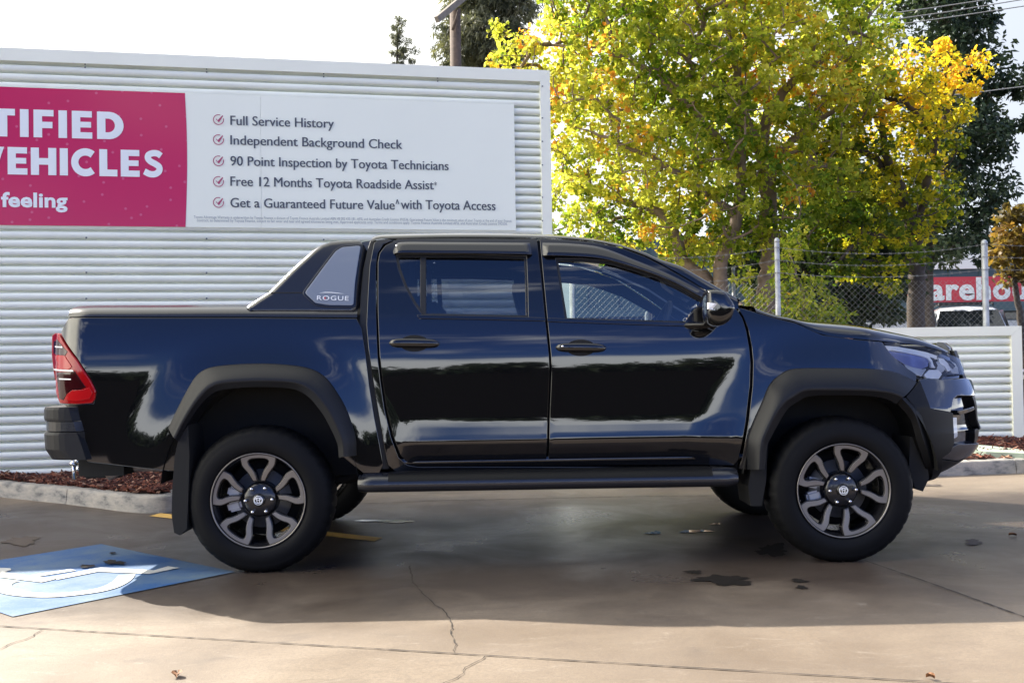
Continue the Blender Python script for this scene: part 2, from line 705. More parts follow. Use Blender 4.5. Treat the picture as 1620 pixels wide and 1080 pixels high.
WB = 1.5425
VD = pchip([(.30, .78), (.42, .820), (.50, .848), (.56, .866), (.60, .882), (.642, .8965), (.654, .8997), (.668, .8992), (.69, .8973), (.72, .8950), (.75, .8928), (.772, .8914),
            (.80, .8908), (.85, .8906), (.92, .8908), (.97, .8912), (1.02, .8918), (1.06, .8920), (1.10, .8912), (1.15, .8885), (1.20, .8840), (1.25, .8780),
            (1.30, .8705), (1.34, .8630), (1.40, .8480), (1.50, .8200), (1.60, .7850), (1.70, .7430), (1.80, .6920), (1.95, .610)])
VB = pchip([(.30, .80), (.42, .862), (.50, .8835), (.62, .8865), (.75, .8885), (.88, .8900), (.98, .8915), (1.06, .8920), (1.10, .8912), (1.15, .8885), (1.20, .8840), (1.25, .8780),
            (1.30, .8705), (1.34, .8630), (1.40, .8480), (1.50, .8200), (1.60, .7850), (1.70, .7430), (1.80, .6920), (1.95, .610)])
NX0, NN = 1.65, 2.4
LZ = pchip([(.36, .50), (.41, .58), (.43, .67), (.48, .80), (.53, .885), (.60, .934), (.66, .943), (.70, .926), (.85, .918), (.96, .884), (1.08, .85), (1.11, .84), (1.16, .785), (1.25, .70), (1.4, .55)])


def halfw(x, z):
    t = float(sstep(-.92, -.70, x) * (1 - sstep(.90, 1.18, x)))
    w = float(VD(z)) * t + float(VB(z)) * (1 - t)
    for xw in (-WB, WB):
        r = math.hypot(x - xw, (z - .42) * .95)
        w += .034 * (1 - float(sstep(.50, .84, r))) * (1 - float(sstep(1.0, 1.3, z)))
    if x > .9:
        w -= .05 * (x - .9) * float(sstep(1.25, 1.45, z))
    if x > 1.7:
        w -= .26 * max(0.0, min(z, 1.2) - .80) * float(sstep(1.70, 2.0, x))
    if x < -2.47:
        d = min(-2.47 - x, .2245)
        w -= .225 - math.sqrt(max(.225 ** 2 - d * d, 0))
    if x > NX0:
        q = min((x - NX0) / float(LZ(z)), .9995)
        w *= (1 - q ** NN) ** (1 / NN)
    return w


def S(side=-1, off=0.0):
    def f(x, z):
        return (x, side * (halfw(x, z) + off), z)
    return f


def P(px, py, off=0.0, fn=None):
    """photo pixel -> (x, z) on the truck's near flank"""
    fn = fn or halfw
    d = rayl(px, py)

    def g(y):
        t = (y - CAML.y) / d.y
        x, z = CAML.x + d.x * t, CAML.z + d.z * t
        return -y - (fn(x, z) + off), x, z
    ys = np.linspace(-1.15, -.35, 81)
    best = None
    for i, y in enumerate(ys):
        v = g(y)
        if best is None or abs(v[0]) < abs(best[0]):
            best = v
        if v[0] <= 0:
            a, b = ys[max(i - 1, 0)], y
            for _ in range(30):
                mm = (a + b) / 2
                if g(mm)[0] > 0:
                    a = mm
                else:
                    b = mm
            v = g(b)
            return (v[1], v[2])
    return (best[1], best[2])


def PP(pts, off=0.0, fn=None):
    return [P(a, b, off, fn) for a, b in pts]


def sided(name, poly, mat, parent, side, **k):
    off = k.pop('off', 0.0)
    fn = k.pop('fn', None)
    if fn is None:
        sf = S(side)
    else:
        def sf(x, z):
            return (x, side * fn(x, z), z)
    # near side (-y): d/dx x d/dz = -y ... outward; far side the other way round
    return panel(name, poly, sf, mat, parent, off=off, flip=1 if side < 0 else -1, **k)


# outlines read off the photograph (near side)
o_rear_door = [(598, 414), (601, 400), (610, 388), (630, 378), (720, 377), (849, 378), (856, 440), (862, 503), (868, 560), (869, 590), (866, 660), (864, 733),
               (760, 734.5), (660, 734.5), (645, 731), (634, 720), (622, 688), (612, 647), (605, 600), (601, 562), (598, 490)]
o_rear_win = [(626, 404), (634, 402), (740, 402), (833, 405), (835, 450), (836, 502), (760, 501), (669, 499), (655, 480), (640, 452), (630, 425)]
o_front_door = [(854, 378), (900, 379), (945, 384), (985, 393), (1020, 406), (1055, 424), (1100, 450), (1155, 486.5), (1165, 489), (1174, 503), (1180, 522), (1185, 550), (1187, 572), (1186, 610),
                (1180, 665), (1174, 700), (1168, 727), (1160, 736), (1000, 735), (868, 733.5), (870, 660), (873, 590), (872, 560), (866, 503), (860, 440)]
o_front_win = [(879, 409), (920, 409), (967, 413), (1004, 424), (1040, 436), (1080, 456), (1112, 474), (1118, 486), (1112, 512), (1000, 509), (894, 506), (886, 455)]
o_fender = [(1167, 486), (1196, 494.5), (1229, 504), (1258, 511), (1301, 530), (1353, 537), (1396, 541), (1409, 560), (1435, 582), (1450, 592), (1449, 605), (1427, 629), (1420, 624), (1390, 608), (1330, 603), (1275, 606),
            (1240, 630), (1212, 680), (1200, 745), (1168, 741), (1174, 727), (1179, 700), (1185, 665), (1191, 610), (1192, 572), (1190, 550), (1184, 520), (1176, 500)]
o_bed = [(108.5, 503), (250, 503), (400, 503), (564, 504), (572, 520), (578, 560), (584, 610), (592, 660), (600, 700), (606, 735), (600, 748), (575, 748), (540, 720), (535, 690), (505, 632), (470, 602), (420, 594), (355, 598), (320, 614), (288, 668),
         (275, 745), (200, 737), (138, 730), (128, 700), (121, 680), (110, 645), (101, 640), (148, 638), (153, 620), (143, 598), (122, 566), (96, 526)]
o_cabq = [(592, 384), (597, 380), (612, 378.5), (622, 379.5), (606, 386), (597, 400), (594.5, 420), (594.5, 490), (597, 562), (601, 600), (608, 647), (618, 690), (630, 723), (644, 735.5), (660, 738.5), (760, 738.5), (1000, 739),
          (1163, 740), (1166, 752), (900, 753), (640, 753), (625, 745), (614, 735), (607, 700), (599, 655), (590, 600), (583, 550), (580, 514), (582, 470), (585, 420)]
o_tail = [(83.5, 531), (88, 528), (93.7, 528), (122, 570), (143, 602), (151, 618), (150, 630), (145.5, 636.5), (120, 638), (96, 637), (88, 600), (83, 562)]

BODY = {}
for side in (-1, 1):
    wd = {'res': .03, 'depth': .03}
    rd = sided('rear_door', PP(o_rear_door), M['paint'], truck, side, holes=[PP(o_rear_win)], **wd)
    fd = sided('front_door', PP(o_front_door), M['paint'], truck, side, holes=[PP(o_front_win)], **wd)
    fe = sided('front_fender', PP(o_fender), M['paint'], truck, side, **wd)
    bs = sided('bed_side', PP(o_bed), M['paint'], truck, side, **wd)
    cq = sided('cab_frame', PP(o_cabq), M['paint'], truck, side, **wd)
    BODY[side] = dict(rd=rd, fd=fd, fe=fe, bs=bs, cq=cq)

    # panes, seals and pillars of the doors
    def grow(pix, d):
        return offset_poly(PP(pix), -d)
    sided('window_pane', grow(o_rear_win, .012), M['glass_dark'], rd, side, off=-.014, depth=0, shrink=0, res=.06)
    sided('window_pane', grow(o_front_win, .012), M['glass'], fd, side, off=-.014, depth=0, shrink=0, res=.06)
    for par, win in ((rd, o_rear_win), (fd, o_front_win)):
        w = np.array(PP(win))
        sided('window_seal', offset_poly(w, -.004), M['rubber_seal'], par, side, holes=[offset_poly(w, .011)], off=-.004, depth=.012, shrink=0, res=.02, bev=.002)
    sided('window_divider', PP([(666, 402), (673, 402), (673, 502), (666, 498)]), M['rubber_seal'], rd, side, off=-.006, depth=.01, shrink=0)
    sided('window_divider', PP([(831, 404), (836, 404), (838, 503), (833, 503)]), M['gloss_black'], rd, side, off=-.004, depth=.008, shrink=0)
    sided('mirror_sail', PP([(1113, 474), (1119, 486), (1112, 513), (1082, 512), (1092, 499), (1103, 487)]), M['gloss_black'], fd, side, off=-.003, depth=.01, shrink=0)
    # belt mouldings
    for par, strip in ((rd, [(660, 499), (760, 500.5), (862, 503.5), (862.5, 507.5), (760, 505), (664, 503.5)]), (fd, [(866, 504), (1000, 508), (1082, 511), (1129, 511.5), (1131, 515), (1082, 515.5), (1000, 513), (866.5, 508.5)])):
        sided('belt_moulding', PP(strip), M['gloss_black'], par, side, off=.007, depth=.012, shrink=0, res=.02, bev=.003)

    # smoked weather visors: flush at the top, standing off the glass below
    def visor(name, top, bot, par):
        tp = spline(PP(top), 5)
        bt = spline(PP(bot), 5)
        k = 40
        ti = np.linspace(0, 1, k)

        def at(line, t):
            s = np.concatenate([[0], np.cumsum(np.linalg.norm(np.diff(line, axis=0), axis=1))])
            s /= s[-1]
            return np.array([np.interp(t, s, line[:, 0]), np.interp(t, s, line[:, 1])])
        rows = []
        for (v, o) in ((0, .002), (.06, .016), (.3, .022), (.7, .027), (.95, .030), (1.0, .027), (1.0, .021)):
            row = []
            for t in ti:
                q = at(tp, t) * (1 - v) + at(bt, t) * v
                e = min(1.0, min(t, 1 - t) / .02)
                row.append((q[0], side * (halfw(*q) + .002 + (o - .002) * e), q[1]))
            rows.append(row)
        b = MB()
        b.loft(rows, closed=False, cap=False)
        return b.build(name, M['smoke'], par)
    visor('window_visor', [(622, 398), (626, 389), (635, 383), (700, 383), (838, 384)], [(623, 402), (640, 401), (700, 401.5), (760, 402), (842, 403.5)], rd)
    visor('window_visor', [(858, 384), (900, 385), (950, 391), (1004, 411), (1060, 434), (1116, 463)], [(858, 405), (900, 406), (952, 410), (1004, 424), (1060, 445), (1113, 474)], fd)

    # handles
    for par, cx, cyy in ((rd, 655.5, 543), (fd, 919, 550)):
        cup = [(cx + 23 * math.cos(w), cyy + 12.6 * math.sin(w)) for w in np.linspace(0, 2 * math.pi, 28, endpoint=False)]
        sided('handle_recess_shade', PP(cup), M['black'], par, side, off=.0015, depth=.004, shrink=0, res=.02, bev=.002)  # flat dull disc; the dark of the hollow is put into its colour
        hb = MB()
        rings = []
        for t in np.linspace(0, 1, 21):
            px = cx - 40 + 80 * t
            py = cyy + (1.0 - 2 * abs(t - .5)) * -.5 + (t - .5) * 1.0
            x, z = P(px, py)
            e = max(0.0, 1 - abs(2 * t - 1) ** 4) ** .5
            hz, hy = .004 + .021 * e, .005 + .026 * e
            w0 = halfw(x, z)
            rings.append([Vector((x, side * (w0 + .004 + .010 * e + hy * .5 * math.cos(a)), z + hz * math.sin(a))) for a in np.linspace(0, 2 * math.pi, 14, endpoint=False)])
        hb.loft(rings)
        h = hb.build('door_handle', M['gloss_black'], par)
        if par is fd and side < 0:
            x, z = P(889.5, 548)
            kb = MB()
            kb.lathe([(0, -.003), (.006, -.003), (.007, .004)], 14, 'Y', (x, -(halfw(x, z) + .030), z))
            kb.build('key_lock', M['chrome'], h)
    # mirror
    mb = MB()
    om = spline([(1114, 462), (1121, 459.5), (1131, 460), (1142, 463), (1151, 474), (1157.5, 486), (1156, 497), (1150, 508), (1140, 515), (1128, 516), (1118, 510), (1113.5, 500), (1113, 480)], 4, True)
    oc = om.mean(0)
    rings = []
    for (y, s, dx) in ((-.930, .62, 10), (-.955, .88, 5), (-1.00, .98, 2), (-1.06, 1.0, 0), (-1.12, .985, -1), (-1.150, .95, -1), (-1.166, .87, -2), (-1.174, .70, -2), (-1.178, .40, -2), (-1.179, .05, -2)):
        rings.append([Vector((q[0], -side * y * -1 if False else side * -y, q[1])) for q in (U(oc[0] + (a - oc[0]) * s + dx * .4, oc[1] + (c - oc[1]) * s, -1.06) for a, c in om)])
    mb.loft(rings)
    mir = mb.build('side_mirror', M['gloss_black'], fd)
    ib = MB()
    st = [(1117, 479.5), (1128, 481), (1140, 485), (1147, 490), (1144, 493.5), (1132, 492), (1117, 489.5)]
    pl = [U(a, c, -1.12) for a, c in st]
    ib.prism(pl, 0, 1, lambda a, c, h: (a, side * (1.150 + .033 * h - .06 * max(0, (a - pl[1][0])) / .12), c))
    ib.build('mirror_indicator', M['lamp_silver'], mir)
    ab = MB()
    a0 = U(1100, 514, -.90)
    a1 = U(1128, 513, -1.0)
    a2 = U(1132, 505, -1.04)
    ab.loft([[Vector((c[0] + .055 * math.cos(w) * s, side * -y, c[1] + .020 * math.sin(w) * s)) for w in np.linspace(0, 2 * math.pi, 12, endpoint=False)] for c, y, s in ((a0, -.85, 1.15), (a0, -.885, 1.05), (a1, -.97, .85), (a2, -1.04, .9))])
    ab.build('mirror_arm', M['gloss_black'], mir)

    # tail lamp
    tl = sided('tail_light', PP(o_tail), M['tail_red'], truck, side, off=.006, depth=.03, res=.015, bev=.006)
    sided('lamp_segment', PP([(86, 540), (93, 537), (108, 556), (105, 562), (86, 559)]), M['tail_dark'], tl, side, off=.0085, depth=.004, shrink=0, res=.02, bev=.001)
    sided('lamp_segment', PP([(86, 563), (104, 563), (115, 580), (110, 584), (92, 583), (96, 576), (93, 570)]), M['tail_bright'], tl, side, off=.0095, depth=.004, shrink=0, res=.02, bev=.002)
    sided('lamp_segment', PP([(92, 589), (120, 588), (136, 612), (128, 616), (108, 622), (102, 632), (96, 630)]), M['tail_dark'], tl, side, off=.0085, depth=.004, shrink=0, res=.02, bev=.001)
    sided('lamp_segment', PP([(108, 624), (116, 617.5), (132, 617), (142, 613), (147, 621), (142, 630), (122, 633.5), (104, 632)]), M['tail_bright'], tl, side, off=.0095, depth=.004, shrink=0, res=.02, bev=.002)
    for ln in ([(88, 547.5), (101, 549), (101, 550.3), (88, 549)], [(86, 583.5), (117, 585.5), (118, 587.2), (86, 585.2)], [(96, 598.5), (114, 599), (114, 600.5), (96, 600)]):
        sided('lamp_rib', PP(ln), M['silver'], tl, side, off=.0105, depth=.003, shrink=0, res=.02, bev=.001)

    # headlamp: reflectors behind a clear lens
    o_head = [(1398, 541), (1420, 542.5), (1446, 546), (1475, 552), (1501, 560), (1517, 567), (1523, 574), (1525, 592), (1510, 593), (1499, 594), (1490, 600), (1464, 597.5), (1447, 590), (1435, 581), (1421, 569), (1409, 558)]
    hl = sided('headlight', PP(o_head), M['gloss_black'], truck, side, off=-.030, depth=.01, res=.02, shrink=-.003)

    def hp(name, pts, mat, off, depth=.012):
        sided(name, PP(pts), M[mat], hl, side, off=off, depth=depth, shrink=0, res=.016, bev=.003)
    hp('reflector', [(1404, 546), (1425, 547), (1448, 551), (1470, 556), (1486, 562), (1486, 566), (1466, 562), (1446, 557), (1420, 553), (1409, 552)], 'lamp_silver', -.016)
    hp('reflector', [(1410, 554), (1446, 559), (1468, 564), (1473, 570), (1472, 577), (1462, 581), (1447, 578), (1434, 573), (1420, 564)], 'lamp_blue', -.018)
    hp('reflector', [(1434, 575), (1449, 580), (1463, 583), (1469, 582), (1461, 593), (1452, 590), (1441, 582)], 'lamp_grey', -.017)
    hp('light_guide', [(1468, 562), (1477, 563), (1482, 570), (1486, 578), (1483, 580), (1476, 579), (1476, 572)], 'lamp_silver', -.012)
    hp('light_guide', [(1488, 565), (1496, 567), (1503, 574), (1507, 584), (1503, 586), (1498, 578), (1490, 573)], 'lamp_silver', -.012)
    hp('reflector', [(1484, 580), (1486, 571), (1496, 575), (1499, 583), (1493, 588)], 'lamp_grey', -.016)
    hp('reflector', [(1466, 592), (1474, 584), (1488, 584), (1494, 590), (1489, 597), (1470, 596)], 'lamp_silver', -.016)
    hp('reflector', [(1508, 570), (1516, 574), (1520, 582), (1521, 589), (1510, 588), (1506, 578)], 'lamp_grey', -.015)
    hp('light_guide', [(1415, 549.5), (1440, 552.5), (1462, 558), (1473, 563), (1470, 565), (1458, 561), (1436, 556), (1414, 552)], 'lamp_silver', -.010)
    hp('bezel', [(1474, 564), (1480, 566), (1486, 577), (1484, 582), (1480, 576), (1478, 569)], 'gloss_black', -.011)
    hp('bezel', [(1500, 569), (1506, 570), (1514, 578), (1511, 582), (1505, 576)], 'gloss_black', -.010)
    hp('bezel', [(1497, 593), (1501, 588), (1522, 591), (1521, 596), (1492, 600)], 'gloss_black', -.014)
    sided('headlight_lens', PP(o_head), M['lens'], hl, side, off=.001, depth=0, res=.02, shrink=0)

# quarter insert and sports bar (sail) on each side of the bed
def sailw(x, z):
    return halfw(x, z) - .012


o_sail = [(384, 482), (392, 481), (408, 470), (425, 459.5), (460, 424), (495.5, 391.5), (508, 383), (523, 378), (545, 376), (580, 375.5), (576, 390), (571, 420), (566, 460), (564, 498), (384, 498)]
o_insert = [(479, 464), (530, 396), (541, 389.5), (574, 386.5), (569, 415), (564, 450), (561.5, 486), (520, 485.5), (498, 482)]
for side in (-1, 1):
    sl = sided('sports_bar', PP(o_sail, 0, sailw), M['satin'], truck, side, fn=sailw, res=.03, depth=.12, bev=.050, shrink=.040)
    ins = sided('quarter_insert', roundcorners(PP(o_insert, 0, sailw), .014), M['gloss_black'], sl, side, fn=sailw, off=.004, depth=.006, res=.03, shrink=0)
    inner = roundcorners(offset_poly(PP(o_insert, 0, sailw), .012), .012)
    sided('insert_pane', inner, M['sail_glass'], ins, side, fn=sailw, off=.007, depth=.004, res=.03, shrink=0)
    sided('panel_seam', PP([(423, 462.5), (478, 462.5), (478, 463.7), (423, 463.7)], 0, sailw), M['black'], sl, side, fn=sailw, off=.0015, depth=.002, shrink=0, bev=.0005)
    if side < 0:
        # lettering on the insert
        tv, tf = text_mesh('ROGUE', 1.0, .008, 1.12)
        tv = np.array([tuple(v) for v in tv])
        p0, p1 = np.array(P(502, 474.5, 0, sailw)), np.array(P(552, 475.5, 0, sailw))
        sc = np.linalg.norm(p1 - p0) / (tv[:, 0].max() - tv[:, 0].min())
        hgt = tv[:, 1].max()
        pr = []
        for v in tv:
            q = p0 + (p1 - p0) * ((v[0] - tv[:, 0].min()) / (tv[:, 0].max() - tv[:, 0].min()))
            z = q[1] + v[1] / hgt * .024
            pr.append((q[0], -(sailw(q[0], z) + .0130), z))
        lt = mesh('badge_lettering', pr, tf, M['silver'], ins)
        dot = PP([(513.8, 470), (515.6, 470), (515.6, 473.5), (513.8, 473.5)], 0, sailw)
        mesh('badge_accent', [(a, -(sailw(a, c) + .0132), c) for a, c in dot], [(0, 1, 2, 3)], M['red_print'], ins)
        arc = [(505, 463.5), (515, 462), (525, 462.2), (536, 463.4), (545.5, 465), (536, 464.4), (525, 463.5), (515, 463.2)]
        q = PP(arc, 0, sailw)
        mesh('badge_swoosh', [(a, -(sailw(a, c) + .0130), c) for a, c in q], [tuple(range(8))], M['silver'], ins)

# tonneau lid: flank and rounded edge, then the flat top
def edge_loft(name, low, high, mat, parent, dy, ctl=.6, dz=.0, k=60, offs=0.0, fn=halfw, span=True, crown=.02, nacross=10, ends=None):
    """from the flank line `low` over a rounded edge to the crest `high`, then across to the other side"""
    lo = spline(PP(low, offs, fn), 6)
    ylast = None
    hi = spline([U(a, b, -(.87 - dy)) for a, b in high], 6)
    x0, x1 = max(lo[0][0], hi[0][0]), min(lo[-1][0], hi[-1][0])
    x0 = lo[0][0] if ends is None else ends[0]
    x1 = lo[-1][0] if ends is None else ends[1]
    xs = np.linspace(x0, x1, k)
    rows = []
    for x in xs:
        zl = float(np.interp(x, lo[:, 0], lo[:, 1]))
        zh = float(np.interp(x, hi[:, 0], hi[:, 1]))
        wl = fn(x, zl) + offs
        wh = max(wl - dy, .02)
        wc = fn(x, zl + (zh - zl) * ctl) + offs
        P0, P1, P2 = np.array([wl, zl]), np.array([wl + (wc - wl) * .9, zl + (zh - zl) * .92]), np.array([wh, zh])
        half = []
        for t in np.linspace(0, 1, 12):
            half.append((1 - t) ** 2 * P0 + 2 * t * (1 - t) * P1 + t * t * P2)
        for t in np.linspace(0, 1, nacross)[1:]:
            y = wh * (1 - t)
            half.append(np.array([y, zh + crown * (1 - (y / max(wh, 1e-6)) ** 2)]))
        row = [(x, -a, b) for a, b in half] + [(x, a, b) for a, b in half[-2::-1]]
        rows.append(row)
    b = MB()
    b.loft(rows, closed=False, cap=False)
    return b.build(name, mat, parent)


edge_loft('tonneau_lid', [(108, 501), (250, 501), (400, 501), (565, 502)], [(114, 488), (122, 484.5), (129, 483), (250, 482.5), (392, 481.5), (565, 482)], M['satin'], truck, .30, offs=-.004, crown=.005, ctl=.5)
edge_loft('roof', [(588, 383), (597, 378.5), (622, 377.5), (720, 375.5), (850, 376.5), (900, 377.5), (945, 382.5), (985, 391)],
          [(588, 377), (595, 372), (616, 369), (708, 367.3), (800, 367.8), (856, 370), (930, 377), (985, 388)], M['paint'], truck, .34, crown=.02)
# A-pillars, windscreen, bonnet
lowA = [(985, 391), (1020, 404), (1055, 422), (1100, 448), (1155, 485), (1168, 488)]
higA = [(985, 386), (1020, 398), (1041, 408.5), (1075, 421), (1097, 434), (1131, 455), (1152, 467), (1171, 478)]
for side in (-1, 1):
    lo, hi = spline(PP(lowA), 6), spline([U(a, b, -.74) for a, b in higA], 6)
    rows = []
    for t in np.linspace(0, 1, 40):
        x = lo[0][0] + (lo[-1][0] - lo[0][0]) * t
        zl, zh = float(np.interp(x, lo[:, 0], lo[:, 1])), float(np.interp(x, hi[:, 0], hi[:, 1]))
        wl = halfw(x, zl)
        P0, P1, P2 = np.array([x, wl, zl]), np.array([x, wl - .008, zh - .003]), np.array([x, wl - .05, zh])
        row = []
        for s in np.linspace(0, 1, 9):
            q = (1 - s) ** 2 * P0 + 2 * s * (1 - s) * P1 + s * s * P2
            row.append((q[0], side * q[1], q[2]))
        row.append((x + .03, side * (wl - .09), zh - .01))
        row.append((x + .02, side * (wl - .10), zh - .05))
        rows.append(row)
    b = MB()
    b.loft(rows, closed=False, cap=False)
    b.build('windscreen_pillar', M['paint'], truck)
hiA = spline([U(a, b, -.74) for a, b in higA], 6)
rows = []
for t in np.linspace(0, 1, 16):
    i = t * (len(hiA) - 1)
    x, z = np.interp(i, range(len(hiA)), hiA[:, 0]), np.interp(i, range(len(hiA)), hiA[:, 1])
    w = halfw(x, z - .03) - .07
    rows.append([(x + .10 * (1 - (y / w) ** 2) * (.3 + .7 * t) + .01, y, z + .02 * (1 - (y / w) ** 2) - .012) for y in np.linspace(-w, w, 17)])
b = MB()
b.loft(rows, closed=False, cap=False)
b.build('windscreen', M['glass'], truck)
edge_loft('bonnet', [(1196, 493.5), (1229, 503), (1258, 509.5), (1301, 528.5), (1353, 535.5), (1398, 539.5), (1446, 544.5), (1475, 550.5), (1500, 558)],
          [(1170, 478), (1205, 494.5), (1235, 501.5), (1261, 506), (1335, 513), (1390, 520.5), (1446, 530), (1483, 541), (1506, 551)], M['paint'], truck, .20, ctl=.3, crown=.03)
# cowl under the windscreen
b = MB()
cx, cz = U(1185, 492, -.7)
b.box((cx - .02, 0, cz - .05), (.22, 1.5, .06))
b.build('cowl', M['plastic_dark'], truck)
# ---- nose: charts over (y, z)
def front(y, z):
    w0 = float(VB(z))
    return (NX0 + float(LZ(z)) * max(1 - min(abs(y) / w0, .9999) ** NN, 0) ** (1 / NN) - .21 * max(0.0, min(z, 1.2) - .80) * (abs(y) / .6) ** 1.5, y, z)


# stone deflector on the bonnet's leading edge
b = MB()
rows = []
for y in np.linspace(-.54, .54, 33):
    z0 = 1.150
    xf = front(y, 1.12)[0] - .012
    rows.append([(xf - .075, y, z0 - .012), (xf - .06, y, z0 + .012), (xf - .03, y, z0 + .008), (xf + .002, y, z0 - .022), (xf + .012, y, z0 - .055), (xf - .01, y, z0 - .05)])
b.loft(rows, closed=True)
b.build('bonnet_deflector', M['smoke'], truck)


def nose(name, poly, mat, off=0.0, **k):
    return panel(name, poly, front, M[mat], truck, off=off, flip=1, **k)


for side in (-1, 1):
    bu = sided('front_bumper', PP([(1451, 602), (1466, 599), (1490, 602), (1524, 599), (1534, 602), (1539, 626), (1512, 626), (1505, 632), (1501, 652), (1467, 646)]), M['paint'], truck, side, off=.012, res=.02, depth=.03)
    sided('bumper_cladding', PP([(1428, 629), (1450, 605), (1466, 647), (1500, 653), (1502, 700), (1497, 712), (1484, 722), (1483, 752), (1463, 757), (1458, 700), (1450, 660), (1440, 643)]), M['plastic_dark'], bu, side, off=.030, res=.02, depth=.05)  # same plastic as the flares, its shade put into a darker colour
    sided('fog_recess', PP([(1502, 628), (1541, 624), (1547, 680), (1546, 704), (1503, 704)]), M['gloss_black'], bu, side, off=-.035, res=.02, depth=.01)
    sided('fog_lamp', PP([(1504, 661), (1513, 660), (1514, 690), (1508, 694), (1503, 693)]), M['lamp_grey'], bu, side, off=.004, res=.015, depth=.04)
    sided('bumper_fin', PP([(1512, 650), (1538, 643), (1540, 647), (1516, 656)]), M['gloss_black'], bu, side, off=.010, res=.015, depth=.05)
    sided('bumper_lip', PP([(1484, 724), (1500, 708), (1512, 702), (1545, 700), (1549, 707), (1544, 719), (1510, 726)]), M['satin'], bu, side, off=.014, res=.02, depth=.05)
    sided('bumper_chin', PP([(1484, 726), (1510, 728), (1543, 721), (1537, 731), (1515, 744), (1487, 755.5), (1466, 760), (1470, 755)]), M['plastic_dark'], bu, side, off=.010, res=.02, depth=.05)
gr = nose('grille', [(-.48, .70), (.48, .70), (.55, .92), (.48, 1.09), (-.48, 1.09), (-.55, .92)], 'gloss_black', -.02, depth=.02)
for z in (.76, .82, .88, .94, 1.0, 1.06):
    b = MB()
    b.loft([[Vector(front(y, z + dz)) + Vector((dx, 0, 0)) for dx, dz in ((-.03, -.012), (.004, -.006), (.004, .006), (-.03, .012))] for y in np.linspace(-.5, .5, 21)])
    b.build('grille_bar', M['plastic_dark'], gr)
gf = panel('grille_surround', [(-.52, .66), (.52, .66), (.585, .92), (.52, 1.11), (-.52, 1.11), (-.585, .92)], front, M['plastic_dark'], gr, off=.006, flip=1, depth=.04,
           holes=[[(-.46, .71), (.46, .71), (.525, .92), (.46, 1.07), (-.46, 1.07), (-.525, .92)]])
nose('lower_grille', [(-.55, .47), (.55, .47), (.60, .665), (-.60, .665)], 'plastic_dark', -.004, depth=.05)
nose('skid_plate', [(-.50, .385), (.50, .385), (.52, .465), (-.52, .465)], 'plastic', 0.0, depth=.04)
b = MB()
for rx, rz, tube in ((.075, .052, .008), (.022, .047, .006), (.05, .018, .006)):
    b.tube([Vector(front(rx * math.cos(w), .92 + rz * math.sin(w))) + Vector((.018, 0, 0)) for w in np.linspace(0, 2 * math.pi, 33)], tube, 6, cap=False)
b.build('grille_emblem', M['chrome'], gr)

# ---- wide arch flares
def resamp_n(p, n):
    p = np.asarray(p, float)
    s = np.concatenate([[0], np.cumsum(np.linalg.norm(np.diff(p, axis=0), axis=1))])
    t = np.linspace(0, s[-1], n)
    return np.stack([np.interp(t, s, p[:, 0]), np.interp(t, s, p[:, 1])], 1)


def flare(outer, crease, opening, side, yc=1.005):
    k = 70
    rng_ = np.array(spline(PP(outer, .01), 6))
    A = resamp_n(rng_, k)

    def nosef(x):
        if x <= NX0:
            return 1.0
        q = min((x - NX0) / .93, .99)
        return (1 - q ** NN) ** (1 / NN)
    B = resamp_n(spline([U(a, b, -yc * nosef(U(a, b, -yc)[0])) for a, b in crease], 6), k)
    Cc = resamp_n(spline([U(a, b, -(yc - .02) * nosef(U(a, b, -yc)[0])) for a, b in opening], 6), k)

    def pt(q, y):
        return (q[0], side * y, q[1])
    rows = [[], [], [], [], [], [], []]
    rows2 = [[], [], []]
    for i in range(k):
        wa = halfw(*A[i])
        yb = yc * nosef(B[i][0])
        rows[0].append(pt(A[i], wa - .02))
        rows[1].append(pt(A[i], wa + .014))
        e = A[i] * .94 + B[i] * .06
        rows[2].append(pt(e, wa + .026))
        mm = A[i] * .55 + B[i] * .45
        rows[3].append(pt(mm, wa * .45 + yb * .55 + .012))
        m2 = A[i] * .22 + B[i] * .78
        rows[4].append(pt(m2, wa * .12 + yb * .88 + .008))
        m3 = A[i] * .06 + B[i] * .94
        rows[5].append(pt(m3, yb + .002))
        rows[6].append(pt(B[i], yb))
        rows2[0].append(pt(B[i], yb))
        rows2[1].append(pt(Cc[i], yb - .022))
        rows2[2].append(pt(Cc[i], yb - .20))
    b = MB()
    b.loft(rows, closed=False, cap=False)
    b.loft(rows2[:2], closed=False, cap=False, smooth=True)
    b.loft(rows2[1:], closed=False, cap=False, smooth=True)
    return b.build('arch_flare', M['plastic'], truck)


fo_r = [(267, 676), (280, 648), (299, 612), (313, 592), (333, 581), (373, 576), (429, 575), (484, 581), (514, 596), (536, 625), (550, 652), (562, 690), (564, 720)]
fc_r = [(277, 694), (292, 665), (307, 641), (320, 625), (333, 613), (355, 606), (410, 603), (466, 606), (492, 619), (510, 638), (522, 656), (540, 696), (543, 722)]
fp_r = [(281, 698), (296, 671), (311, 648), (324, 632), (338, 621), (360, 615), (410, 612), (462, 615), (487, 627), (504, 646), (516, 664), (533, 700), (536, 724)]
fo_f = [(1180, 742), (1182, 700), (1190, 672), (1206, 636), (1218, 608), (1235, 592), (1257, 583), (1316, 582), (1375, 583), (1410, 587), (1430, 594), (1450, 604)]
fc_f = [(1203, 742), (1207, 704), (1213, 686), (1227, 658), (1241, 638), (1257, 627), (1275, 618), (1320, 617), (1372, 618), (1395, 620), (1412, 623), (1427, 629)]
fp_f = [(1210, 742), (1214, 706), (1221, 690), (1235, 664), (1248, 645), (1263, 635), (1280, 627), (1322, 625), (1370, 626), (1391, 628), (1406, 632), (1419, 639)]
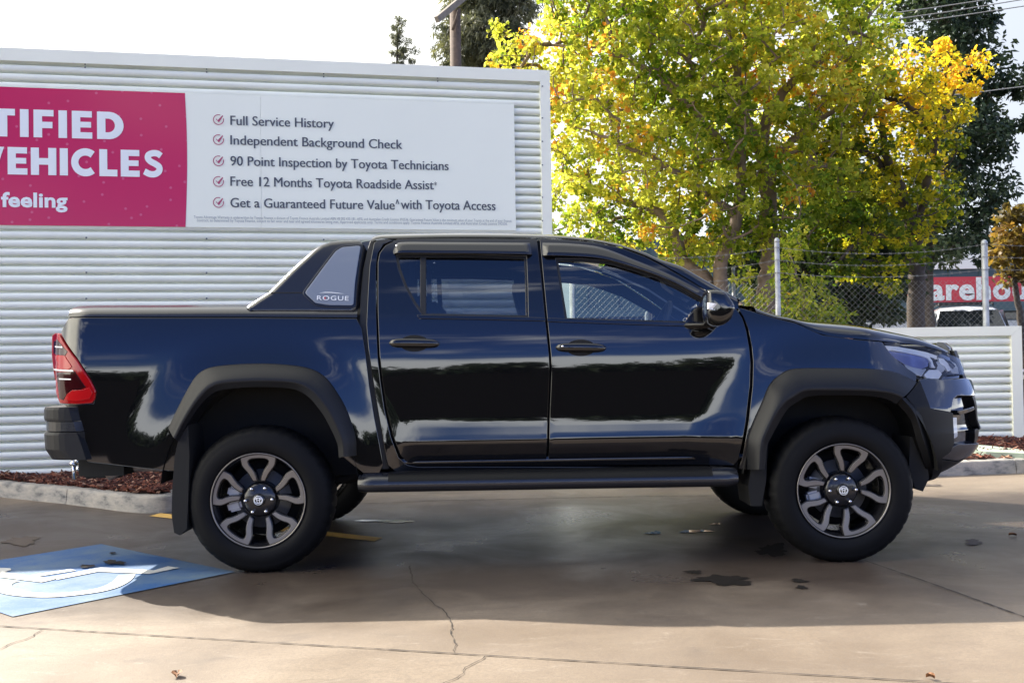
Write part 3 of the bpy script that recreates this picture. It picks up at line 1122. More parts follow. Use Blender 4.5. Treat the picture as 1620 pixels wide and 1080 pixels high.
for side in (-1, 1):
    flare(fo_r, fc_r, fp_r, side)
    flare(fo_f, fc_f, fp_f, side)
    # continuation of the front flare down the bumper corner
    k = 20
    a_ = resamp_n(spline(PP([(1433, 629), (1457, 655), (1473, 700), (1479, 756)], .031), 6), k)
    e_ = resamp_n(spline(PP([(1426, 629), (1447, 655), (1462, 700), (1468, 757)], .034), 6), k)
    c_ = resamp_n(spline(PP([(1419, 639), (1439, 664), (1452, 706), (1456, 762)], .0), 6), k)
    b = MB()
    rows = []
    for q, o in ((a_, .026), (a_, .031), (e_, .036), (c_, .012), (c_, -.20)):
        rows.append([(p[0], side * (halfw(*p) + o), p[1]) for p in q])
    b.loft(rows[:3], closed=False, cap=False)
    b.loft(rows[2:4], closed=False, cap=False)
    b.loft(rows[3:], closed=False, cap=False)
    b.build('flare_end', M['plastic_dark'], truck)  # darker copy of the flare plastic, shade included in the colour

# ---- wheel wells, underbody
for side in (-1, 1):
    for xw in (-WB, WB):
        b = MB()
        prof = []
        n = 28
        rows = []
        for y in (.93, .60):
            rows.append([(xw + .525 * math.cos(w), side * y, .40 + .60 * math.sin(w)) for w in np.linspace(.12, math.pi - .12, n)])
        b.loft(rows, closed=False, cap=False)
        ctr = [(xw, side * .60, .4)]
        base = len(b.v)
        b.add([(xw, side * .60, .45)] + rows[1], [(0, i + 1, i + 2) for i in range(n - 1)])
        b.build('wheel_well', M['black'], truck)
        lk = [(xw - .18, 1.0), ]
b = MB()
b.box((-.02, 0, .60), (2.0, 1.64, .22))             # floor pan
b.box((-1.9, 0, .72), (1.35, 1.06, .26))            # bed floor
b.box((1.70, 0, .72), (1.1, 1.06, .50))             # engine bay
for yy in (.42, -.42):                              # rails
    b.box((.15, yy, .47), (3.9, .10, .13))
    b.box((-2.15, yy, .58), (.8, .10, .11))
b.box((-2.48, 0, .66), (.25, 1.30, .34))
b.tube([(-WB, -.72, .378), (-WB, .72, .378)], .045, 10)
b.tube([(WB, -.72, .378), (WB, .72, .378)], .04, 10)
b.tube([(-WB - .16, .05, .37), (-WB + .16, .05, .37)], [.05, .12], 12)
for side in (-1, 1):
    b.tube([(-WB - .60, side * .54, .50), (-WB - .3, side * .54, .42), (-WB, side * .54, .39), (-WB + .3, side * .54, .42), (-WB + .62, side * .54, .50)], .028, 6)
    b.tube([(-WB - .10, side * .50, .42), (-WB - .16, side * .48, .86)], .032, 8)
    b.tube([(WB - .02, side * .55, .42), (WB - .02, side * .50, .90)], .055, 10)
b.build('chassis', M['black'], truck)
# inner skins: close the shell behind the panel gaps
for side in (-1, 1):
    low = PP([(105, 500), (600, 497), (868, 505), (1170, 512), (1170, 745), (640, 745), (600, 640), (560, 560), (430, 555), (300, 560), (140, 600), (100, 560)])
    panel('inner_skin', low, lambda x, z, s=side: (x, s * (halfw(x, z) - .045), z), M['black'], truck, flip=1 if side < 0 else -1, depth=0, res=.06, shrink=0)
    up = PP([(600, 384), (700, 379), (850, 380), (945, 386), (1020, 408), (1155, 488), (1160, 510), (866, 506), (600, 503)])
    hol = [offset_poly(PP(o_rear_win), -.004), offset_poly(PP(o_front_win), -.004)]
    panel('pillar_trim', up, lambda x, z, s=side: (x, s * (halfw(x, z) - .05), z), M['cabin'], truck, holes=hol, flip=1 if side < 0 else -1, depth=.02, res=.06, shrink=0)
    # front corner inner
    panel('inner_fender', PP([(1172, 500), (1260, 520), (1400, 545), (1450, 590), (1420, 610), (1330, 580), (1240, 590), (1200, 650), (1172, 700)]), lambda x, z, s=side: (x, s * (halfw(x, z) - .045), z), M['black'], truck, flip=1 if side < 0 else -1, depth=0, res=.06, shrink=0)
    # rubber joint between cab and bed
    jt = [(586, 376), (594, 376), (590, 400), (584, 430), (581, 470), (580, 514), (584, 560), (592, 610), (601, 660), (609, 705), (617, 742), (606, 742), (598, 700), (588, 655), (578, 600), (571, 550), (568, 514), (570, 470), (575, 420), (581, 392)]
    sided('cab_joint', PP(jt), M['rubber_seal'], truck, side, off=-.028, depth=.02, shrink=0)
b = MB()
zt, zb = 1.75, .62
b.box((-.76, 0, 1.02), (.03, 1.62, .8))
b.box((-.74, .64, 1.52), (.03, .16, .36))
b.box((-.74, -.64, 1.52), (.03, .16, .36))
b.box((-.72, 0, 1.74), (.03, 1.24, .08))
b.build('cab_back_wall', M['cabin'], truck)
b = MB()
b.box((-.74, 0, 1.56), (.008, 1.2, .32))
b.build('back_window', M['glass_dark'], truck)
b = MB()
b.box((-.22, 0, 1.755), (.92, 1.14, .02))
b.build('headlining', M['headliner'], truck)
# sports-bar hoop, tailgate
b = MB()
b.loft([[Vector((x, y, z)) for x, z in ((-1.10, 1.70), (-1.02, 1.765), (-.84, 1.785), (-.80, 1.74), (-1.0, 1.70))] for y in np.linspace(-.66, .66, 9)])
b.build('sports_bar_hoop', M['satin'], truck)
tg = panel('tailgate', [(-.68, .70), (.68, .70), (.68, 1.35), (-.68, 1.35)], lambda y, z: (-2.625 - .008 * math.cos(y * 2), y, z), M['paint'], truck, flip=-1, depth=.03)
b = MB()
b.box((-2.64, 0, 1.14), (.03, .26, .10), bev=.01)
b.build('tailgate_handle', M['gloss_black'], tg)

# ---- rear bumper: three tiers wrapped round the tail
def bumper_ring(px0, py, ext, z_shift=0.0, R_=.16, w=.925):
    x0, z = U(px0, py, -w)
    xe = ext
    pts = [(x0, -w, z)]
    cx_ = xe + R_
    for a in np.linspace(0, math.pi / 2, 9):
        pts.append((cx_ - R_ * math.sin(a), -(w - R_) - R_ * math.cos(a), z))
    pts += [(x, -y, z) for x, y, z in reversed(pts)]
    return pts


def tier(name, rows, mat, par):
    b = MB()
    rr = [bumper_ring(a, c, e) for a, c, e in rows]
    inn = []
    for r in (rr[0], rr[-1]):
        inn.append([(min(x + .10, -2.40), y * .86, z) for x, y, z in r])
    b.loft([inn[0]] + rr + [inn[-1]], closed=False, cap=False, smooth=False)
    for s in (0, -1):
        c = [q[s] for q in [inn[0]] + rr + [inn[-1]]]
        b.add(c, [tuple(range(len(c)))])
    return b.build(name, M[mat], par)


rb = tier('rear_bumper', [(107, 644, -2.722), (109, 648, -2.729), (113, 662, -2.729), (115, 666, -2.725)], 'plastic', truck)
tier('bumper_insert', [(116, 667, -2.717), (120, 682, -2.717)], 'satin', rb)
tier('bumper_base', [(121, 683.5, -2.722), (123, 688, -2.729), (131, 711, -2.724), (136, 727, -2.689)], 'plastic', rb)
# tow hitch, exhaust
b = MB()
b.box((-2.70, -.02, .46), (.22, .09, .09), bev=.01)
b.box((-2.55, -.02, .56), (.12, .50, .06))
b.build('tow_bar', M['black'], truck)
b = MB()
hx, hz = U(117, 735, -.05)
b.tube([(hx, -.05, hz - .09), (hx, -.05, hz + .02)], .012, 10)
b.lathe([(0, .075), (.018, .07), (.025, .05), (.018, .03), (.014, .02), (.026, .018), (.026, 0), (0, 0)], 16, 'Z', (hx, -.05, hz))
b.build('tow_ball', M['chrome'], truck)
for a, c in ((122, 728), (124, 741), (163, 728)):
    q = U(a, c, -.2)
    b = MB()
    b.lathe([(0, -.012), (.012, -.008), (.016, 0), (.012, .008)], 12, 'Y', (q[0], -.2, q[1]))
    b.build('tow_bolt', M['chrome'], truck)
b = MB()
ex = [U(a, c, -.48) for a, c in ((170, 752), (182, 746), (196, 740), (215, 737), (240, 737))]
b.tube([(a, -.48, c) for a, c in ex] + [(-1.95, -.45, .50)], .030, 14)
b.build('exhaust_pipe', M['rust'], truck)

# ---- side steps, mud flaps
for side in (-1, 1):
    b = MB()
    prof = [(.74, .508), (.86, .510), (.93, .506), (.965, .492), (.985, .470), (.988, .440), (.975, .418), (.93, .408), (.80, .408)]
    rows = []
    xa, xb = U(565, 770, -.985)[0], U(1170, 770, -.985)[0]
    for t in np.linspace(0, 1, 40):
        x = xa + (xb - xa) * t
        e = min(1, min(t, 1 - t) / .02)
        s = .90 + .10 * e ** .5
        rows.append([(x, side * (.74 + (a - .74) * s), .46 + (c - .46) * (s if e < 1 else 1)) for a, c in prof])
    b.loft(rows, closed=False, cap=False)
    for r in (rows[0], rows[-1]):
        b.add(r, [tuple(range(len(r)))])
    st_ = b.build('side_step', M['satin'], truck)
    b = MB()
    xa2, xb2 = U(614, 762, -.98)[0], U(1128, 762, -.98)[0]
    # recessed tread along the step
    b.loft([[(x, side * y, z) for y, z in ((.80, .5125), (.925, .5110), (.9585, .5015), (.9800, .4800), (.9862, .4700))] for x in np.linspace(xa2, xb2, 8)], closed=False, cap=False)
    b.build('step_tread', M['plastic_dark'], st_)
    # sill under the doors
    b = MB()
    rows = []
    for x in np.linspace(U(600, 748, -.87)[0], U(1175, 748, -.87)[0], 30):
        rows.append([(x, side * y, z) for y, z in ((.862, .575), (.868, .560), (.866, .545), (.845, .52), (.80, .50), (.7, .49))])
    b.loft(rows, closed=False, cap=False)
    b.build('sill', M['gloss_black'], truck)
    fl = MB()
    ring = [U(a, c, -.97) for a, c in ((283, 694), (298, 672), (300, 720), (298, 790), (296, 836), (285, 846), (276, 842), (272, 815), (273, 770), (277, 720))]
    fl.prism(ring, 0, 1, lambda a, c, h: (a, side * (.975 - .27 * h), c))
    fl.build('mud_flap', M['black'], truck)
    fl = MB()
    ring = [U(a, c, -.93) for a, c in ((1196, 700), (1215, 700), (1212, 760), (1205, 800), (1188, 800), (1184, 770))]
    fl.prism(ring, 0, 1, lambda a, c, h: (a, side * (.93 - .27 * h), c))
    fl.build('mud_flap', M['black'], truck)
    fl = MB()
    ring = [U(a, c, -.86) for a, c in ((1440, 690), (1462, 700), (1470, 756), (1460, 777), (1448, 773), (1438, 740))]
    fl.prism(ring, 0, 1, lambda a, c, h: (a, side * (.86 - .5 * h), c))
    fl.build('well_liner', M['black'], truck)

# ---- wheels
RT, ZC = .3895, .380


def wheel_shape(a, c, n=20):
    return a, c


def make_wheel(rot):
    """lies at the origin with its face towards -y; rot turns the spoke pattern"""
    b = MB()
    prof = [(.262, .125), (.290, .133), (.330, .128), (.362, .112), (.378, .092), (RT - .004, .070), (RT, .03), (RT, -.03), (RT - .004, -.070), (.380, -.092), (.364, -.112),
            (.345, -.124), (.335, -.1245), (.330, -.127), (.300, -.1335), (.275, -.130), (.262, -.124), (.248, -.116), (.240, -.08), (.240, .08), (.248, .116)]
    n = 180
    vs, fs = [], []
    k = len(prof)
    for j in range(n):
        w = 2 * math.pi * j / n
        for i, (r, y) in enumerate(prof):
            if 4 <= i <= 9:
                g = (j % 5 == 0) if i in (4, 9) else ((j + (2 if i > 6 else 0)) % 5 == 0)
                if g:
                    r -= .009
            if i == 10 and j % 5 == 0:
                r -= .003
            vs.append((r * math.cos(w), y, r * math.sin(w)))
    for j in range(n):
        q = (j + 1) % n
        for i in range(k):
            i2 = (i + 1) % k
            fs.append((j * k + i, j * k + i2, q * k + i2, q * k + i))
    # weight on the contact patch
    vs2 = []
    for x, y, z in vs:
        if z < -ZC:
            y *= 1.03
            z = -ZC
        elif z < -.30:
            y *= 1 + .05 * (-.30 - z) / .08
        vs2.append((x, y, z))
    b.add(vs2, fs, True)
    ty = b.build('wheel', M['rubber'], truck)
    # barrel and lip
    b = MB()
    b.lathe([(.2385, -.108), (.246, -.118), (.2505, -.1225), (.2475, -.1255), (.2425, -.121), (.2330, -.100), (.222, -.06), (.215, .09), (.240, .10)], 72)
    b.build('rim', M['rim_black'], ty)
    b = MB()
    b.lathe([(.2500, -.1228), (.2485, -.1262), (.2455, -.1262), (.2425, -.1222)], 72)
    b.build('rim_lip', M['machined'], ty)
    disc = MB()
    disc.lathe([(0, -.04), (.07, -.04), (.07, -.02), (.155, -.02), (.155, .0), (.07, .0)], 48)
    disc.build('brake_disc', M['steel'], ty)
    cal = MB()
    for dw in (0, .5):
        w = math.pi - .25 + dw
        cal.box((.145 * math.cos(w), -.030, .145 * math.sin(w)), (.075, .06, .055), Matrix.Rotation(-w, 3, 'Y'), bev=.012)
    cal.build('brake_caliper', M['caliper'], ty)
    bk = MB()
    bk.lathe([(0, .02), (.2, .02), (.2, .03), (0, .03)], 40)
    bk.build('backing_plate', M['black'], ty)

    # five loop spokes: machined faces on black bodies
    def pol(r, t):
        return (r * math.cos(t), r * math.sin(t))

    def face(off):
        def f(a, c):
            r = math.hypot(a, c)
            return (a, -.112 + off + .030 * max(0, 1 - r / .245) ** 1.3, c)
        return f
    T = lambda d: d * math.pi / 180
    for q in range(5):
        c0 = T(rot + 72 * q)
        right = [(.242, -21.8), (.225, -23.0), (.206, -24.0), (.193, -24.0), (.170, -21.8), (.145, -19.2), (.106, -16.0)]
        outl = [pol(r, c0 + T(t)) for r, t in right]
        inn_r = [(.103, -7.0), (.125, -8.4), (.147, -10.2), (.170, -13.2), (.190, -15.9), (.206, -16.2), (.215, -15.4), (.2215, -12.8), (.2235, -9.0)]
        arc_out = [pol(.242, c0 + T(t)) for t in np.linspace(21.5, -21.5, 15)[1:-1]]
        outer_r = [pol(r, c0 + T(t)) for r, t in right]
        outer_l = [pol(r, c0 - T(t)) for r, t in right[::-1]]
        in_r = [pol(r, c0 + T(t)) for r, t in inn_r]
        in_arc = [pol(.2235, c0 + T(t)) for t in np.linspace(-9, 9, 8)[1:-1]]
        in_l = [pol(r, c0 - T(t)) for r, t in inn_r[::-1]]
        # single outline of the horseshoe
        poly = outer_r + in_r + in_arc + in_l + outer_l + arc_out
        poly = np.array(poly)
        sm = panel('spoke_face', poly, face(0), M['machined'], ty, depth=.004, shrink=.0012, bev=.002, res=.02, edge_res=.012, flip=1)
        panel('spoke', offset_poly(poly if area2(poly) > 0 else poly[::-1], -.003), face(.0045), M['rim_black'], sm, depth=.045, shrink=0, bev=.003, res=.03, edge_res=.012, flip=1)
        # bridging web between neighbouring loops, set back
    hb = MB()
    hb.lathe([(0, -.100), (.030, -.100), (.060, -.094), (.076, -.090), (.086, -.084), (.092, -.070), (.096, -.02), (0, -.02)], 36)
    for q in range(5):
        c0 = T(rot + 36 + 72 * q)
        a0 = [pol(.085, c0 - T(24)), pol(.205, c0 - T(10)), pol(.205, c0 + T(10)), pol(.085, c0 + T(24))]
    hub = hb.build('hub', M['rim_black'], ty)
    cb = MB()
    cb.lathe([(0, -.116), (.026, -.115), (.033, -.110), (.034, -.098)], 32)
    cap = cb.build('centre_cap', M['gloss_black'], ty)
    for q in range(6):
        w = T(62 + 60 * q)
        lb = MB()
        lb.lathe([(0, -.116), (.005, -.116), (.0095, -.110), (.0105, -.088)], 12, 'Y', (.070 * math.cos(w), 0, .070 * math.sin(w)))
        lb.build('lug_nut', M['chrome'], ty)
    eb = MB()
    for rx, rz in ((.0225, .0225), (.0205, .0145), (.0075, .0140)):
        eb.tube([(rx * math.cos(w), -.1175, rz * math.sin(w) + (.0 if rx == rz else .0)) for w in np.linspace(0, 2 * math.pi, 25)], .0022, 5, cap=False)
    eb.tube([(.012 * math.cos(w), -.1175, .0065 + .0055 * math.sin(w)) for w in np.linspace(0, 2 * math.pi, 19)], .0018, 5, cap=False)
    eb.build('wheel_emblem', M['silver'], ty)
    return ty


def children(o):
    return [q for q in bpy.data.objects if q.parent is o]


def copy_tree(o, parent=None):
    c = o.copy()
    COL.objects.link(c)
    if parent is not None:
        c.parent = parent
    for ch in children(o):
        copy_tree(ch, c)
    return c


w_r, w_f = make_wheel(90), make_wheel(77)
YF = -.845
w_r.location = (-WB, YF, ZC)
w_f.location = (WB, YF, ZC)
for src, x in ((w_r, -WB), (w_f, WB)):
    c = copy_tree(src, truck)
    c.location = (x, -YF, ZC)
    c.rotation_euler = (0, 0, math.pi)

# ---- cabin
def seat(x, y, tilt):
    s = MB()
    rot = Matrix.Rotation(-tilt, 3, 'Y')
    s.box((x + .22, y, .98), (.52, .50, .20), bev=.06)
    ob = s.build('seat', M['seat'], truck)
    s = MB()
    rings = []
    for t, w, d in ((0, .22, .07), (.2, .25, .09), (.6, .24, .085), (.9, .20, .07), (1.0, .13, .05)):
        c = Vector((x - .03 - math.sin(tilt) * .62 * t, y, 1.0 + math.cos(tilt) * .62 * t))
        rings.append([c + Vector((d * math.cos(a), w * np.sign(math.sin(a)) * abs(math.sin(a)) ** .6, 0)) for a in np.linspace(0, 2 * math.pi, 20, endpoint=False)])
    s.loft(rings)
    s.build('backrest', M['seat'], ob)
    s = MB()
    rings = []
    for t, w, d in ((0, .09, .035), (.25, .13, .05), (.7, .13, .05), (1.0, .09, .03)):
        c = Vector((x - .03 - math.sin(tilt) * (.66 + .19 * t), y, 1.0 + math.cos(tilt) * (.66 + .19 * t)))
        rings.append([c + Vector((d * math.cos(a), w * math.sin(a), 0)) for a in np.linspace(0, 2 * math.pi, 16, endpoint=False)])
    s.loft(rings)
    s.build('headrest', M['seat'], ob)


seat(.10, -.38, .32)
seat(.10, .38, .32)
b = MB()
b.box((-.48, 0, .95), (.46, 1.30, .2), bev=.05)
b.box((-.66, 0, 1.22), (.16, 1.30, .50), Matrix.Rotation(-.2, 3, 'Y'), bev=.05)
b.build('rear_bench', M['seat'], truck)
b = MB()
rows = []
for y in np.linspace(-.76, .76, 15):
    rows.append([(x, y, z) for x, z in ((.80, .80), (.78, 1.02), (.80, 1.20), (.86, 1.285), (1.0, 1.315), (1.22, 1.30), (1.30, 1.2), (1.30, .8))])
b.loft(rows, closed=True)
b.build('dashboard', M['cabin'], truck)
b = MB()
wc, wn = Vector((.66, -.38, 1.245)), Vector((-.92, 0, .40)).normalized()
wa = Vector((0, 1, 0))
wb2 = wn.cross(wa)
b.tube([wc + (wa * math.cos(t) + wb2 * math.sin(t)) * .185 for t in np.linspace(0, 2 * math.pi, 37)], .015, 8, cap=False)
for t in (0.1, math.pi - .1, -math.pi / 2):
    b.tube([wc - wn * .03, wc + (wa * math.cos(t) + wb2 * math.sin(t)) * .18], .016, 6)
b.lathe([(0, -.02), (.05, -.015), (.07, .01), (.05, .03), (0, .03)], 16, 'Z', tuple(wc))
b.tube([wc, wc - wn * .25], .035, 8)
b.build('steering_wheel', M['cabin'], truck)
b = MB()
b.box((.72, -.02, 1.60), (.03, .24, .07), bev=.012)
b.tube([(.74, -.02, 1.62), (.80, -.02, 1.68)], .012, 6)
b.build('rear_view_mirror', M['cabin'], truck)
# ------------------------------------------------------------------ the lot: concrete, joints, cracks, paint
def ground_material():
    m, n, o = material('stained_concrete')
    A = n.nodes.new
    K = n.links.new
    b = A('ShaderNodeBsdfPrincipled')
    t = A('ShaderNodeTexCoord')

    def noise(scale, detail=6, rough=.6, dist=0.0, sx=1, sy=1):
        mp = A('ShaderNodeMapping')
        mp.inputs['Scale'].default_value = (sx, sy, 1)
        K(t.outputs['Object'], mp.inputs['Vector'])
        q = A('ShaderNodeTexNoise')
        q.inputs['Scale'].default_value = scale
        q.inputs['Detail'].default_value = detail
        q.inputs['Roughness'].default_value = rough
        q.inputs['Distortion'].default_value = dist
        K(mp.outputs[0], q.inputs['Vector'])
        return q.outputs['Fac']

    def rng_(v, a, c, lo=0.0, hi=1.0):
        q = A('ShaderNodeMapRange')
        q.interpolation_type = 'SMOOTHSTEP'
        K(v, q.inputs['Value'])
        q.inputs['From Min'].default_value = a
        q.inputs['From Max'].default_value = c
        q.inputs['To Min'].default_value = lo
        q.inputs['To Max'].default_value = hi
        return q.outputs['Result']

    def mixc(f, a, c, mode='MIX'):
        q = A('ShaderNodeMix')
        q.data_type = 'RGBA'
        q.blend_type = mode
        if isinstance(f, float):
            q.inputs['Factor'].default_value = f
        else:
            K(f, q.inputs['Factor'])
        for s, v in (('A', a), ('B', c)):
            if isinstance(v, tuple):
                q.inputs[s].default_value = (*v, 1)
            else:
                K(v, q.inputs[s])
        return q.outputs['Result']
    c = mixc(rng_(noise(.55, 5, .6, .4), .32, .68), (0.150, 0.113, 0.080), (0.275, 0.220, 0.161))
    c = mixc(rng_(noise(2.6, 9, .72, .8, .6, 1.5), .44, .70, 0, .62), c, (0.165, 0.128, 0.096))
    c = mixc(rng_(noise(1.15, 9, .68, 1.2, 1, 1.3), .54, .72, 0, .88), c, (0.115, 0.090, 0.070))      # old stains
    c = mixc(rng_(noise(7.5, 10, .78, 1.0, .6, 1.4), .54, .72, 0, .62), c, (0.36, 0.31, 0.25))                      # worn pale spots
    c = mixc(rng_(noise(60, 5, .78), .40, .66, 0, .62), c, (0.15, 0.12, 0.095))                           # grain
    c = mixc(rng_(noise(260, 2, .8), .60, .70, 0, .6), c, (0.52, 0.47, 0.40))                           # pale aggregate
    c = mixc(rng_(noise(16, 9, .8, .8, .6, 1.4), .54, .70, 0, .60), c, (0.14, 0.108, 0.082))        # pitting and scuffs
    # darker band under and around the truck, its shade put into the colour
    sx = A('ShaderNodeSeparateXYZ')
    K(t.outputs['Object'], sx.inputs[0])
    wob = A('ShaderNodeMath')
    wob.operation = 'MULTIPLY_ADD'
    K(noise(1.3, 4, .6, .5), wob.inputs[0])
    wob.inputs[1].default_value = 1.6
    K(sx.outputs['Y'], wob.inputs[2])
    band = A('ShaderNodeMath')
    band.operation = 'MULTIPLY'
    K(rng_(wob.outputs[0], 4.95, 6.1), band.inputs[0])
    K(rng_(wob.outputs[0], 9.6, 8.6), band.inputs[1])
    shade_fac = A('ShaderNodeMath')
    shade_fac.operation = 'MULTIPLY'
    K(band.outputs[0], shade_fac.inputs[0])
    shade_fac.inputs[1].default_value = .93
    c = mixc(shade_fac.outputs[0], c, (0.058, 0.043, 0.034))
    # the road behind the lot's entrance is asphalt
    far = rng_(sx.outputs['Y'], 0.6, 0.3)
    c = mixc(far, c, (0.010, 0.0096, 0.009))
    far2 = rng_(sx.outputs['Y'], 12.0, 12.6)
    c = mixc(far2, c, (0.075, 0.070, 0.064))
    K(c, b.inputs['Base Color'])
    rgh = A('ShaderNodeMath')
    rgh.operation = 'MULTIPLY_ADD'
    K(shade_fac.outputs[0], rgh.inputs[0])
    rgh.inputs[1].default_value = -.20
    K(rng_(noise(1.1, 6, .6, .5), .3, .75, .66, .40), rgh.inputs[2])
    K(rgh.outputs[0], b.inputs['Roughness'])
    spc = rng_(sx.outputs['Y'], 0.3, 0.6, 0.0, .42)
    K(spc, b.inputs['Specular IOR Level'])
    bp = A('ShaderNodeBump')
    bp.inputs['Strength'].default_value = .35
    bp.inputs['Distance'].default_value = .004
    K(noise(160, 4, .7), bp.inputs['Height'])
    K(bp.outputs[0], b.inputs['Normal'])
    K(b.outputs[0], o.inputs[0])
    return m


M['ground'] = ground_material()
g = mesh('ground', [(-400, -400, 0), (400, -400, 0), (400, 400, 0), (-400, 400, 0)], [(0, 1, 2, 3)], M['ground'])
tag(g, kind='structure')

M['joint'] = pbr('joint_filler', (0.035, 0.028, 0.024), rough=.9)
M['crack'] = pbr('crack_dirt', (0.045, 0.037, 0.030), rough=.95)
M['wet'] = pbr('wet_stain', (0.016, 0.013, 0.011), rough=.6, var=.4, vscale=20, spec=.25)
M['old_stain'] = pbr('old_stain', (0.085, 0.066, 0.054), rough=.8, var=.3, vscale=25)
M['water'] = pbr('rain_water', (0.02, 0.018, 0.016), rough=.03, coat=1.0)


def paint_material(name, col, worn, a=.52, b_=.66, sc=7):
    m, n, o = material(name)
    b = n.nodes.new('ShaderNodeBsdfPrincipled')
    t = n.nodes.new('ShaderNodeTexCoord')
    q = n.nodes.new('ShaderNodeTexNoise')
    q.inputs['Scale'].default_value = sc
    q.inputs['Detail'].default_value = 9
    q.inputs['Roughness'].default_value = .7
    q2 = n.nodes.new('ShaderNodeTexNoise')
    q2.inputs['Scale'].default_value = 140
    r = n.nodes.new('ShaderNodeMapRange')
    r.inputs['From Min'].default_value = a
    r.inputs['From Max'].default_value = b_
    n.links.new(t.outputs['Object'], q.inputs['Vector'])
    n.links.new(t.outputs['Object'], q2.inputs['Vector'])
    ad = n.nodes.new('ShaderNodeMath')
    ad.operation = 'MULTIPLY_ADD'
    n.links.new(q2.outputs['Fac'], ad.inputs[0])
    ad.inputs[1].default_value = .22
    n.links.new(q.outputs['Fac'], ad.inputs[2])
    sb = n.nodes.new('ShaderNodeMath')
    sb.operation = 'SUBTRACT'
    n.links.new(ad.outputs[0], sb.inputs[0])
    sb.inputs[1].default_value = .11
    n.links.new(sb.outputs[0], r.inputs['Value'])
    mx = n.nodes.new('ShaderNodeMix')
    mx.data_type = 'RGBA'
    n.links.new(r.outputs['Result'], mx.inputs['Factor'])
    mx.inputs['A'].default_value = (*col, 1)
    mx.inputs['B'].default_value = (*worn, 1)
    n.links.new(mx.outputs['Result'], b.inputs['Base Color'])
    b.inputs['Roughness'].default_value = .6
    n.links.new(b.outputs[0], o.inputs[0])
    return m


M['blue_paint'] = paint_material('worn_blue_paint', (0.012, 0.090, 0.28), (0.16, 0.225, 0.26), .38, .68, 1.6)
M['white_paint'] = paint_material('worn_white_paint', (0.60, 0.61, 0.58), (0.44, 0.43, 0.39), .56, .75)
M['yellow_paint'] = paint_material('worn_yellow_paint', (0.62, 0.38, 0.09), (0.36, 0.27, 0.17), .5, .75, 12)


def strip(name, pix, width, z, mat, jag=0.0, seed=1, widths=None):
    r = random.Random(seed)
    pts = [GND(a, b) for a, b in pix]
    fine = []
    for i in range(len(pts) - 1):
        n = max(1, int((pts[i + 1] - pts[i]).length / (.025 if jag else .5)))
        for j in range(n):
            p = pts[i].lerp(pts[i + 1], j / n)
            fine.append(p + Vector((r.uniform(-1, 1), r.uniform(-1, 1), 0)) * jag)
    fine.append(pts[-1])
    vs, fs = [], []
    for i, p in enumerate(fine):
        t = (fine[min(i + 1, len(fine) - 1)] - fine[max(i - 1, 0)]).normalized()
        nn = Vector((-t.y, t.x, 0)) * width * .5 * (r.uniform(.4, 1.5) if jag else 1)
        vs += [(p.x + nn.x, p.y + nn.y, z), (p.x - nn.x, p.y - nn.y, z)]
    for i in range(len(fine) - 1):
        fs.append((i * 2, i * 2 + 1, i * 2 + 3, i * 2 + 2))
    o = mesh(name, vs, fs, mat)
    tag(o, kind='structure')
    return o


strip('pavement_joint', [(-300, 972), (0, 990.6), (400, 1015), (1020, 1052), (1472, 1079), (1700, 1093)], .007, .004, M['joint'], .0012, 3)
strip('pavement_joint', [(1368, 887), (1470, 922), (1620, 976), (1700, 1005)], .009, .004, M['joint'], .0012, 4)
strip('pavement_joint', [(545, 798), (700, 792), (980, 786), (1130, 784)], .012, .004, M['joint'], .002, 5)
strip('pavement_crack', [(648, 895), (653, 922), (668, 938), (690, 958), (703, 968), (716, 985), (713, 1005), (721, 1020), (719, 1032)], .0042, .004, M['crack'], .007, 6)
strip('pavement_crack', [(768, 1038), (757, 1047), (736, 1057), (733, 1066), (700, 1082)], .004, .004, M['crack'], .006, 7)
strip('pavement_crack', [(68, 997), (40, 1012), (20, 1018), (-10, 1032)], .004, .004, M['crack'], .006, 8)


def flat(name, pts, z, mat, kind='structure'):
    tri = tessellate_polygon([[Vector((p[0], p[1], 0)) for p in pts]])
    o = mesh(name, [(p[0], p[1], z) for p in pts], [tuple(t) for t in tri], mat)
    me = o.data
    bm = bmesh.new()
    bm.from_mesh(me)
    for f in bm.faces:
        f.normal_update()
        if f.normal.z < 0:
            f.normal_flip()
    bm.to_mesh(me)
    bm.free()
    tag(o, kind=kind)
    return o


c_t, c_r, c_b = GND(160, 861), GND(372, 905), GND(20, 976)
c_l = c_t + c_b - c_r
M['ground_blue'] = M['blue_paint']
flat('parking_bay_paint', [c_t, c_r, c_b, c_l], .004, M['blue_paint'])


def gstroke(name, pix, width, closed=False):
    """a painted stroke of even width on the ground along the photo's centre line"""
    pts = [GND(a, b) for a, b in pix]
    left, right = [], []
    for i, p in enumerate(pts):
        t = (pts[min(i + 1, len(pts) - 1)] - pts[max(i - 1, 0)]).normalized()
        nn = Vector((-t.y, t.x, 0))
        if 0 < i < len(pts) - 1:
            a = (pts[i] - pts[i - 1]).normalized()
            na = Vector((-a.y, a.x, 0))
            k = max(.35, nn.dot(na))
        else:
            k = 1
        left.append(p + nn * width / 2 / k)
        right.append(p - nn * width / 2 / k)
    return flat(name, left + right[::-1], .008, M['white_paint'])


